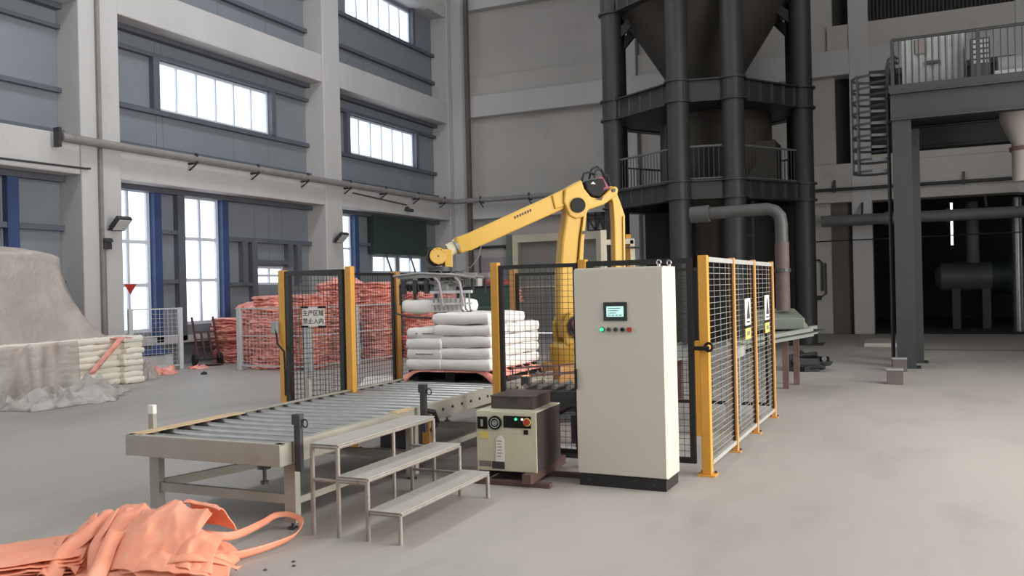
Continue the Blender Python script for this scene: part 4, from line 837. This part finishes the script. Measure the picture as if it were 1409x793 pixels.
for i in range(26):
    a = Vector((random.uniform(-.55, .3), random.uniform(-.25, .15), random.uniform(.32, .47))); b = Vector((random.uniform(-.2, .5), random.uniform(-.25, .15), random.uniform(.32, .47))); c = (a + b) / 2 + Vector((0, -.05, random.uniform(-.06, .1)))
    m.tube([a, (a + c) / 2 + Vector((0, 0, .03)), c, (b + c) / 2 + Vector((0, 0, .02)), b], .010, 6)
m.build('air_hose', 'duct', GR, 'angle')['kind'] = 'stuff'
m = MB()
for i in range(8): x = -.5 + i * .06; m.bar((x, -.2, .38), (x + .04, -.24, .27), .02)
m.build('linkage', 'dark_steel', GR)['kind'] = 'stuff'
m = MB()
m.tube([(-.56, -.25, .14), (-.5, -.33, .0), (-.3, -.36, -.05), (0, -.36, -.06), (.3, -.34, -.04), (.52, -.3, .02)], .012, 6); m.build('lower_bow', 'dark_steel', GR, 'angle')
t = thing('filled_sack', 'white sack carried in the raised gripper', 'sack', (-5.45, 9.60, 1.45), radians(4), group='white sacks in the cell')
inst(bag_mesh(.84, .52, .165, 5, 'white_bag', 'sack_body', .02), 'sack_body', t)

# green and red machine behind the gripper
t = thing('forklift', 'dark green and red forklift parked behind the gripper', 'forklift', (-6.72, 13.5, 0), radians(10))
MB().prism([(-.42, .35), (.42, .35), (.42, 1.2), (.36, 1.45), (-.42, 1.45)], -.45, .45).build('body', 'dark_green', t, bevel=.05); MB().box(-.44, .44, -.48, .48, 1.80, 1.88).build('roof', 'rust_red', t, bevel=.02); MB().prism([(-.38, 1.3), (.38, 1.3), (.34, 1.78), (-.34, 1.78)], -.36, .3).build('rear_window', 'dark_green', t, bevel=.04)
for x in (-.39, .39):
    for y in (-.42, .42): MB().bar((x, y, 1.4), (x, y, 1.82), .06).build('roof_post', 'black_paint', t)
for x in (-.5, .45):
    for y in (-.45, .45): MB().cyl((x, y - .1, .27), (x, y + .1, .27), .27, 18).build('wheel', 'rubber', t, 'angle')
t = thing('floor_board', 'white board lying flat on the floor behind the fence', 'board', (-9.0, 14.0, 0), radians(30)); MB().box(-.6, .6, -.9, .9, 0, .02).build('sheet', 'sign_white', t); MB().box(-.62, .62, -.92, -.88, 0, .03).build('edge', 'pale_grey', t)

# ------------------------------------------------------------------ orange bale stacks and wire partitions
def bale_mesh(seed, l=.95, w=.88, h=.29, layers=4):
    mb = MB(); n = 44
    for k in range(layers):
        z0 = h * k / layers; th = h / layers
        ox = .08 * nz3(seed * 3.1, k * 1.7, 0); oy = .08 * nz3(seed * 3.1, k * 1.7, 5); vs = []
        for ring, (inset, zz) in enumerate(((.10, .0), (.02, .25), (0.0, .55), (.02, .85), (.12, 1.08))):
            for i in range(n):
                a = 2 * pi * i / n; ca, sa = cos(a), sin(a); p = 4
                r = 1 / ((abs(ca) ** p + abs(sa) ** p) ** (1 / p))
                wob = 1 + .16 * nz3(ca * 3.2 + seed, sa * 3.2 + k * 2.3, ring * .35) + .05 * nz3(ca * 9 + seed, sa * 9, k * 3 + ring) - inset
                vs.append((ox + ca * r * l / 2 * wob, oy + sa * r * w / 2 * wob, z0 + th * zz + .05 * nz3(ca * 3 + seed * 2, sa * 3, k * .6)))
        fs = []
        for ring in range(4):
            for i in range(n): fs.append((ring * n + i, ring * n + (i + 1) % n, ring * n + n + (i + 1) % n, ring * n + n + i))
        fs.append(tuple(range(n - 1, -1, -1))); fs.append(tuple(4 * n + i for i in range(n)))
        mb.add(vs, fs)
    return mb.mesh('folded_layers', 'salmon_bag', 'angle')
bales = [bale_mesh(i + 1) for i in range(7)]
stacks = [(-15.78, 17.05, 4, 'beside the hand truck'), (-14.82, 17.1, 5, 'right of the hand truck stack, against the window wall'), (-15.4, 18.9, 5, 'hidden close to the left wall'),
          (-13.5, 15.95, 6, 'at the left end of the wire cage'), (-12.62, 16.0, 6, 'behind the sign gate'), (-13.8, 17.1, 6, 'behind the grey cage post'), (-12.8, 17.4, 7, 'tallest, behind the sign gate'),
          (-12.5, 18.9, 7, 'seen right of the sign gate'), (-11.45, 19.3, 6, 'seen just left of the tan post'), (-10.4, 19.5, 6, 'seen right of the tan post'), (-9.4, 19.6, 6, 'seen behind the raised gripper'), (-14.3, 18.9, 6, 'deep behind the hand truck'), (-13.2, 20.0, 7, 'deepest, under the small window')]
k = 0
for x, y, n, lab in stacks:
    for i in range(n):
        k += 1
        t = thing('bag_bale', '%s orange bale in the stack %s' % (ORD[i], lab), 'bale', (x + random.uniform(-.06, .06), y + random.uniform(-.06, .06), i * .275), radians(random.uniform(-6, 6) + (90 if k % 3 == 0 else 0)), group='bales of folded orange bags')
        inst(bales[k % 7], 'folded_layers', t)
def crumple(rx, ry, h, seed, m, nu=48, nv=48, fold=2.4, edge=.25, sharp=1.0):
    def fn(u, v):
        a = u * 2 - 1; b = v * 2 - 1
        x = a * sqrt(max(0, 1 - b * b / 2)); y = b * sqrt(max(0, 1 - a * a / 2)); r = hypot(x, y)
        k = 1 + edge * nz3(x * 2 + seed, y * 2, seed * 1.3)
        rid = 1 - abs(fbm(x * fold + seed, y * fold, seed * .7, 3)) * 1.7
        rid2 = 1 - abs(nz3(x * fold * 2.3 + seed, y * fold * 2.3 + 4, seed)) * 2
        z = h * max(0, 1 - r ** 2.2) ** .6 * (.45 + .40 * sharp * rid + .15 * sharp * rid2)
        return (x * rx * k, y * ry * k, max(.0, z) + .004)
    return MB().grid(fn, nu, nv)
def folds(rx, ry, h, seed, nu=70, nv=70):
    def fn(u, v):
        a = u * 2 - 1; b = v * 2 - 1
        x = a * sqrt(max(0, 1 - b * b / 2)); y = b * sqrt(max(0, 1 - a * a / 2)); r = hypot(x, y)
        k = 1 + .45 * nz3(x * 1.7 + seed, y * 1.7, seed * 1.3)
        th = seed * 1.9 + 1.2 * nz3(x * .9, y * .9, seed)
        t1 = x * cos(th) + y * sin(th) + .35 * nz3(x * 1.6 + 3, y * 1.6, seed); t2 = -x * sin(th * .7) + y * cos(th * .7) + .35 * nz3(x * 1.8, y * 1.8 + 5, seed)
        rd = (1 - abs(sin(t1 * 5.2 + seed))) ** 1.0; rd2 = (1 - abs(sin(t2 * 7.1 + seed * 2))) ** 1.2
        env = max(0, 1 - r ** 2.6) ** .5 * (.55 + .45 * nz3(x * 1.5 + seed * 3, y * 1.5, 2))
        z = h * env * (.22 + .62 * rd + .34 * rd2)
        return (x * rx * k + .05 * rd * cos(th * 3), y * ry * k + .05 * rd2, max(0, z) + .005)
    return MB().grid(fn, nu, nv)
t = thing('loose_bags', 'loose heap of orange bags on top of the stack right of the hand truck', 'bag', (-14.9, 17.1, 1.36)); folds(.62, .52, .34, 3).build('cloth', 'salmon_bag', t, True)
t = thing('loose_bags', 'loose orange bags slumped on the tallest stack behind the sign gate', 'bag', (-12.7, 17.4, 1.92)); folds(.6, .5, .25, 8).build('cloth', 'salmon_bag', t, True)
def partition(p, q, h, lab, posts=2, pw=.09):
    dx, dy = q[0] - p[0], q[1] - p[1]; W = hypot(dx, dy)
    t = thing('wire_partition', lab, 'partition', (p[0], p[1], 0), atan2(dy, dx), group='grey wire partitions')
    for i in range(posts):
        x = W * (i if posts > 1 else 1) / max(1, posts - 1); MB().box(x - pw / 2, x + pw / 2, -pw / 2, pw / 2, .01, h).build('post', 'pale_grey', t); MB().box(x - pw, x + pw, -pw, pw, 0, .01).build('base_plate', 'grey_paint', t)
    MB().bar((0, 0, h - .02), (W, 0, h - .02), .03).bar((0, 0, .1), (W, 0, .1), .03).bar((0, 0, h * .55), (W, 0, h * .55), .025).build('rail', 'pale_grey', t)
    wires(W, .1, h - .04, .1, .006).build('wire_mesh', 'pale_grey', t)['kind'] = 'stuff'
    return t
partition((-15.95, 13.98), (-15.6, 15.1), 1.45, 'grey wire partition between the near column and the hand truck')
partition((-13.9, 15.2), (-12.05, 15.25), 1.42, 'grey wire partition in front of the caged orange bales')
partition((-12.0, 15.3), (-11.75, 18.5), 1.42, 'grey wire partition side running back beside the orange bales', 3)
# hand truck
t = thing('hand_truck', 'dark brown two-wheeled hand truck leaning by the window', 'hand truck', (-15.6, 16.0, 0), radians(64))
m = MB()
for x in (-.26, .26): m.tube([(x, 0, .16), (x, .28, .82), (x, .34, 1.0), (x, .42, 1.18)], .03, 8)
m.build('side_rail', 'truck_brown', t, 'angle')
for z in (.25, .45, .64, .82): y = z * .42 - .065; MB().bar((-.26, y, z), (.26, y, z), .04, .03).build('cross_bar', 'truck_brown', t)
for x in (-.09, .09): MB().bar((x, .03, .2), (x, .28, .82), .045).build('slat', 'truck_brown', t)
MB().box(-.26, .26, -.25, .02, .02, .04).build('toe_plate', 'truck_brown', t); MB().cyl((-.3, .12, .15), (.3, .12, .15), .015, 8).build('axle', 'dark_steel', t)
for x in (-.31, .31): MB().cyl((x - .035, .12, .15), (x + .035, .12, .15), .15, 20).build('wheel', 'rubber', t, 'angle')
# blue bundle and debris behind the partition
t = thing('tarpaulin_bundle', 'crumpled dark blue tarpaulin on debris behind the partition', 'tarpaulin', (-16.2, 14.75, .36)); folds(.34, .48, .34, 5).build('cloth', 'blue_cloth', t, True)
t = thing('debris_box', 'pale crate under the blue tarpaulin', 'crate', (-16.2, 14.75, 0), radians(-14)); MB().box(-.3, .3, -.4, .4, 0, .33).build('box', 'pale_grey', t, bevel=.01); MB().box(-.31, .31, -.41, .41, .33, .35).build('lid', 'pale_grey', t)
t = thing('loose_bags', 'crumpled orange bags on the floor by the white sack stack', 'bag', (-15.2, 14.0, 0)); folds(.5, .42, .34, 9).build('cloth', 'salmon_bag', t, True)
t = thing('loose_bags', 'small scrap of orange bag on the floor below the partition', 'bag', (-15.3, 15.3, 0)); folds(.26, .22, .16, 12, 40, 40).build('cloth', 'salmon_bag', t, True)
t = thing('clear_bag', 'whitish clear plastic bag leaning on the end of the sack stack', 'plastic bag', (-14.75, 13.05, 0)); folds(.4, .36, .8, 6).build('film', 'clear_film', t, True)
fg = MB().add([(-16.45, 14.27, 2.02), (-16.45, 14.62, 2.02), (-16.45, 14.44, 1.78), (-16.44, 14.27, 2.02), (-16.44, 14.62, 2.02), (-16.44, 14.44, 1.78)], [(0, 1, 2), (5, 4, 3), (0, 3, 4, 1), (1, 4, 5, 2), (2, 5, 3, 0)]).build('pennant', 'red_plastic'); tag(fg, 'small red triangular pennant hanging in the tall window', 'pennant')
t = thing('floor_debris', 'small dark lump on the floor before the hand truck', 'debris', (-14.0, 14.2, 0)); crumple(.08, .06, .07, 2, 0, 10, 10).build('lump', 'black_paint', t, True)

# ------------------------------------------------------------------ white sacks under plastic on the left
cb = [bag_mesh(.74, .45, .122, i + 20, 'cream_bag', 'filled_sack', .02) for i in range(4)]
k = 0
colpos = [(-14.45, 12.42, 0, 'right-hand end'), (-14.42, 11.85, 90, 'corner'), (-14.36, 11.3, 90, 'front, third column'), (-14.3, 10.75, 90, 'front, fourth column'), (-14.2, 10.15, 90, 'filmed fifth column'), (-14.1, 9.55, 90, 'filmed sixth column'), (-13.95, 9.0, 90, 'left picture edge column')]
for x, y, r, lab in colpos:
    for i in range(8):
        k += 1
        t = thing('filled_sack', '%s cream sack from the floor, %s of the left stack' % (ORD[i], lab), 'sack', (x + random.uniform(-.03, .03), y + random.uniform(-.02, .02), .01 + i * .117), radians(r + (5 if r else 0) + random.uniform(-4, 4)), group='cream sacks in the left stack')
        inst(cb[k % 4], 'sack_body', t)
for i in range(3):
    st = thing('orange_strip', '%s orange bag strip hanging over the left sack stack' % ('left', 'middle', 'right')[i], 'strip', (0, 0, 0))
    if i < 2:
        y0 = (9.75, 10.45)[i]; x0 = (-13.72, -13.85)[i]
        MB().grid(lambda u, v: (x0 - .0 + .03 * nz3(v * 6, i, 0), y0 + (u - .5) * .22 + .08 * nz3(v * 3, i, 3), .05 + v * .88), 3, 16).build('cloth', 'salmon_bag', st, True, solid=.01)
    else:
        MB().grid(lambda u, v: (-14.0 + .02 * nz3(v * 6, 7, 0) - .02 * v, 11.35 + v * .72 + (u - .5) * .16, .30 + v * .62), 3, 16).build('cloth', 'salmon_bag', st, True, solid=.01)
        MB().grid(lambda u, v: (-14.05 - u * .45, 11.95 + v * .42, .93 + .03 * nz3(u * 4, v * 4, 1)), 8, 8).build('top_flap', 'salmon_bag', st, True, solid=.01)
hp_ = thing('covered_pile', 'tall pile draped in dusty translucent plastic sheet at the left edge', 'covered pile', (-15.2, 9.4, 0))
def drape(u, v):
    a = 2 * pi * u; ca, sa = cos(a), sin(a); p = 4.0
    r = 1 / ((abs(ca) ** p + abs(sa) ** p) ** (1 / p))
    zt = [0, .5, .9, 1.0][min(3, int(v * 3))]
    if v < .8:
        q = v / .8; z = .93 + 1.58 * q; w = .82 + .18 * (1 - q) ** 2.2
    else:
        q = (v - .8) / .2; z = 2.51 + .15 * sin(q * pi / 2); w = .82 * (1 - q ** 2.2)
    wr = 1 + (.05 * nz3(ca * 4, sa * 4, z * .5) + .022 * sin(a * 15 + 3 * nz3(ca * 2, sa * 2, z)) * (1 - .5 * v) + .02 * sin(a * 31 + 4 * nz3(ca * 3, sa * 3, z * 2))) * (1 if v < .9 else .3)
    ys = w if sa < 0 else (1 - (1 - w) * 1.75 if v < .8 else w * .835)
    return (ca * r * .98 * w * wr + .05 * v, sa * r * 2.95 * ys * wr - .15, z + .07 * nz3(ca * 3, sa * 3, z * 2) * (v > .1))
MB().grid(drape, 96, 40).build('plastic_sheet', 'dusty_film', hp_, True, solid=.006)
MB().box(-.62, .55, -2.2, 1.35, .93, 2.42).build('inner_load', 'salmon_bag', hp_, bevel=.12)
MB().box(-.75, .1, -2.6, 2.5, 0, .93).build('inner_base', 'cream_bag', hp_, bevel=.05)
fr = thing('film_skirt', 'clear dusty film hanging over the lower left sacks', 'plastic film', (0, 0, 0))
MB().grid(lambda u, v: (-13.50 - .42 * max(0, u - .35) - .10 * v + .05 * nz3(u * 7, v * 1.5, 1) + .03 * sin(u * 40 + 4 * nz3(u * 3, v, 0)), 8.4 + u * 2.55, .02 + v * (.93 + .02 * nz3(u * 9, 0, 0))), 70, 16).build('film', 'clear_film', fr, True, solid=.004)
for i, (x, y, rx, ry, h, sd, lab) in enumerate(((-13.0, 10.2, .55, .62, .42, 21, 'crumpled dusty film on the floor before the left sack stack, largest heap'), (-12.75, 9.3, .5, .6, .36, 22, 'crumpled dusty film heap on the floor at the left picture edge'), (-13.25, 10.95, .40, .42, .28, 23, 'small crumpled film heap at the right end of the plastic litter'), (-12.5, 10.15, .35, .5, .14, 24, 'flat thin plastic film lying nearest on the left floor'))):
    t = thing('plastic_litter', lab, 'plastic film', (x, y, 0), radians(20 * i)); folds(rx * 1.12, ry * 1.12, h * 1.35, sd).build('film', 'floor_film', t, 'angle', solid=.004)

# ------------------------------------------------------------------ orange bags in the foreground
def cat(ps, t):
    n = len(ps) - 1; i = min(int(t * n), n - 1); f = t * n - i
    p0, p1, p2, p3 = ps[max(i - 1, 0)], ps[i], ps[i + 1], ps[min(i + 2, n)]
    return tuple(.5 * (2 * b + (c - a) * f + (2 * a - 5 * b + 4 * c - d) * f * f + (3 * b - a - 3 * c + d) * f ** 3) for a, b, c, d in zip(p0, p1, p2, p3))
def sheet(rows, amp=.012, seed=1, nu=24, nv=24):
    amp *= 1.5; nu = int(nu * 1.6); nv = int(nv * 1.6)
    def fn(u, v):
        q = [cat(r, u) for r in rows]; p = cat(q, v)
        d = amp * 2.0 * (.28 - abs(nz3(p[0] * 5.5 + p[1] * 3 + seed, p[1] * 4.5, p[2] * 4 + seed)) + .3 * (.3 - abs(nz3(p[0] * 13 + seed, p[1] * 9, p[2] * 9))))
        return (p[0] + d * .6, p[1] + d * .6, max(.006, p[2] + d))
    return MB().grid(fn, nu, nv)
def strap(pts, w, seed=0, vert=False):
    def fn(u, v):
        p = cat(pts, v); o = (u - .5) * w
        q = cat(pts, min(1, v + .01)); d = Vector((q[0] - p[0], q[1] - p[1], 0))
        d = d.normalized() if d.length > 1e-6 else Vector((1, 0, 0)); tl = .72 + .22 * sin(v * 7 + seed) if vert else .6 + .4 * sin(v * 5 + seed)
        n = Vector((-d.y, d.x, 0)) * (1 - tl * (1 if vert else .3)) + Vector((0, 0, 1)) * tl * (1 if vert else .5)
        return (p[0] + n.x * o, p[1] + n.y * o, max(.005, p[2] + n.z * o))
    return MB().grid(fn, 3, 40)
FBg = thing('folded_bag', 'flat folded orange bulk bags stacked at the lower left picture corner', 'bag', (-5.15, 3.85, 0))
for i in range(6):
    z = .015 + i * .022; s = 1 - .03 * (i % 3)
    c = [(-.42, -.22), (.02, -.62), (.42, -.12), (.06, .36)]; c = [(x * s + .02 * nz3(i, k, 1), y * s + .02 * nz3(i, k, 7)) for k, (x, y) in enumerate(c)]
    rows = []
    for v in range(4):
        f = v / 3; a = [c[0][j] + (c[3][j] - c[0][j]) * f for j in (0, 1)]; b = [c[1][j] + (c[2][j] - c[1][j]) * f for j in (0, 1)]
        rows.append([(a[0] + (b[0] - a[0]) * u / 4, a[1] + (b[1] - a[1]) * u / 4, z + .008 * nz3(u * .8, v * .8, i * 3) + .012 * (u in (0, 4)) * nz3(i, v, 2)) for u in range(5)])
    sheet(rows, .006, i * 3, 22, 22).build('folded_layer', 'orange_bag', FBg, True, solid=.008)
CB = thing('crumpled_bag', 'crumpled orange bulk bag heap with lifting loop in the foreground', 'bag', (-4.5, 4.1, 0))
crumple(.58, .44, .22, 31, 0, 80, 80, 2.0, .18, .9).build('heap', 'orange_bag', CB, True, solid=.006)
pl = random.Random(5)
for i in range(9):      # ribbons and folds hanging down the left half of the heap
    f = i / 8; x0 = -.60 + .50 * f + pl.uniform(-.02, .02); zt = .15 + .11 * min(1, f * 2.2) + pl.uniform(-.03, .03); w = pl.uniform(.028, .075); run = pl.uniform(.05, .26); ln = pl.uniform(.34, .56); y0 = pl.uniform(-.02, .12)
    rows = []
    for v in range(5):
        g = v / 4; cx_ = x0 + run * g + .05 * nz3(i * 1.7, g * 2, 0); cy_ = y0 - ln * g; cz = zt * (1 - g) ** .75 + .04 + .05 * nz3(i, g * 3, 4)
        tw = .03 * nz3(i * 2.2, g * 2.5, 8) + .012
        rows.append([(cx_ - w, cy_ + .03, cz - .03 - tw), (cx_ - w * .3, cy_ - .02, cz + .01), (cx_ + w * .4, cy_ - .02, cz + .015), (cx_ + w, cy_ + .03, cz - .03 + tw)])
    sheet(rows, .010, i * 5 + 40, 14, 26).build('fold', 'orange_bag', CB, True, solid=.007)
# big smooth panel
sheet([[(-.06, .10, .345), (.06, .09, .385), (.24, .08, .375), (.42, .08, .345)], [(-.10, -.04, .30), (.06, -.07, .34), (.25, -.07, .325), (.45, -.06, .27)], [(-.10, -.20, .20), (.08, -.24, .25), (.28, -.22, .21), (.47, -.18, .16)], [(-.02, -.36, .06), (.14, -.40, .09), (.3, -.36, .07), (.46, -.30, .04)]], .014, 3, 36, 36).build('panel', 'orange_bag', CB, True, solid=.008)
sheet([[(-.40, .10, .31), (-.28, .11, .335), (-.16, .09, .34), (-.07, .09, .33)], [(-.37, -.02, .29), (-.27, -.05, .31), (-.18, -.07, .315), (-.10, -.05, .27)], [(-.27, -.16, .20), (-.21, -.18, .245), (-.14, -.19, .235), (-.08, -.17, .16)], [(-.16, -.32, .08), (-.10, -.34, .13), (-.03, -.34, .11), (.02, -.31, .03)]], .012, 8, 30, 30).build('flap', 'orange_bag', CB, True, solid=.008)
sheet([[(-.60, .05, .20), (-.50, .07, .26), (-.44, .06, .25)], [(-.58, -.10, .15), (-.50, -.12, .23), (-.42, -.1, .22)], [(-.50, -.28, .06), (-.40, -.30, .16), (-.30, -.28, .13)], [(-.40, -.42, .02), (-.32, -.44, .08), (-.22, -.42, .03)]], .014, 12, 24, 24).build('flap', 'orange_bag', CB, True, solid=.008)
sheet([[(.12, .12, .375), (.28, .13, .37), (.43, .12, .35)], [(.12, .18, .37), (.28, .19, .365), (.43, .17, .34)], [(.10, .28, .2), (.28, .29, .2), (.44, .27, .18)]], .008, 15, 20, 20).build('flap', 'orange_bag', CB, True, solid=.008)
sheet([[(.28, -.02, .26), (.42, -.02, .27), (.56, .02, .22)], [(.30, -.14, .18), (.46, -.16, .21), (.60, -.10, .15)], [(.36, -.28, .10), (.52, -.26, .12), (.66, -.18, .06)]], .02, 18, 24, 24).build('flap', 'orange_bag', CB, True, solid=.008)
sheet([[(.10, -.30, .15), (.30, -.26, .17), (.55, -.16, .12), (.68, -.06, .06)], [(.14, -.40, .07), (.34, -.36, .09), (.60, -.25, .06), (.74, -.14, .03)]], .02, 22, 30, 12).build('flap', 'orange_bag', CB, True, solid=.008)
for i, pts in enumerate(([(-.52, -.05, .27), (-.42, -.12, .30), (-.36, -.2, .22), (-.42, -.26, .12), (-.36, -.3, .05)], [(-.3, -.05, .33), (-.25, -.16, .27), (-.22, -.28, .17), (-.1, -.4, .06)], [(-.60, .02, .12), (-.64, -.15, .16), (-.55, -.3, .12), (-.42, -.4, .05), (-.3, -.45, .03)], [(.32, -.3, .12), (.5, -.22, .16), (.62, -.1, .12), (.70, 0, .05)])):
    strap(pts, .065, i * 2).build('strap', 'orange_bag', CB, True, solid=.006)
strap([(.20, .2, .16), (.28, .40, .10), (.26, .72, .10), (.26, .86, .12), (.34, .92, .12), (.48, .88, .10), (.58, .70, .06), (.58, .48, .05), (.50, .26, .04), (.42, .12, .06)], .06, 1.0, True).build('lifting_loop', 'orange_bag', CB, True, solid=.006)
for i, (x, y, lab) in enumerate(((-3.72, 4.25, 'nearest'), (-3.66, 4.45, 'middle'), (-3.60, 4.38, 'rightmost'))):
    t = thing('floor_debris', '%s small dark chip on the floor right of the orange bag' % lab, 'debris', (x, y, 0)); crumple(.015, .012, .008, 40 + i, 0, 6, 6).build('chip', 'rust_brown', t)
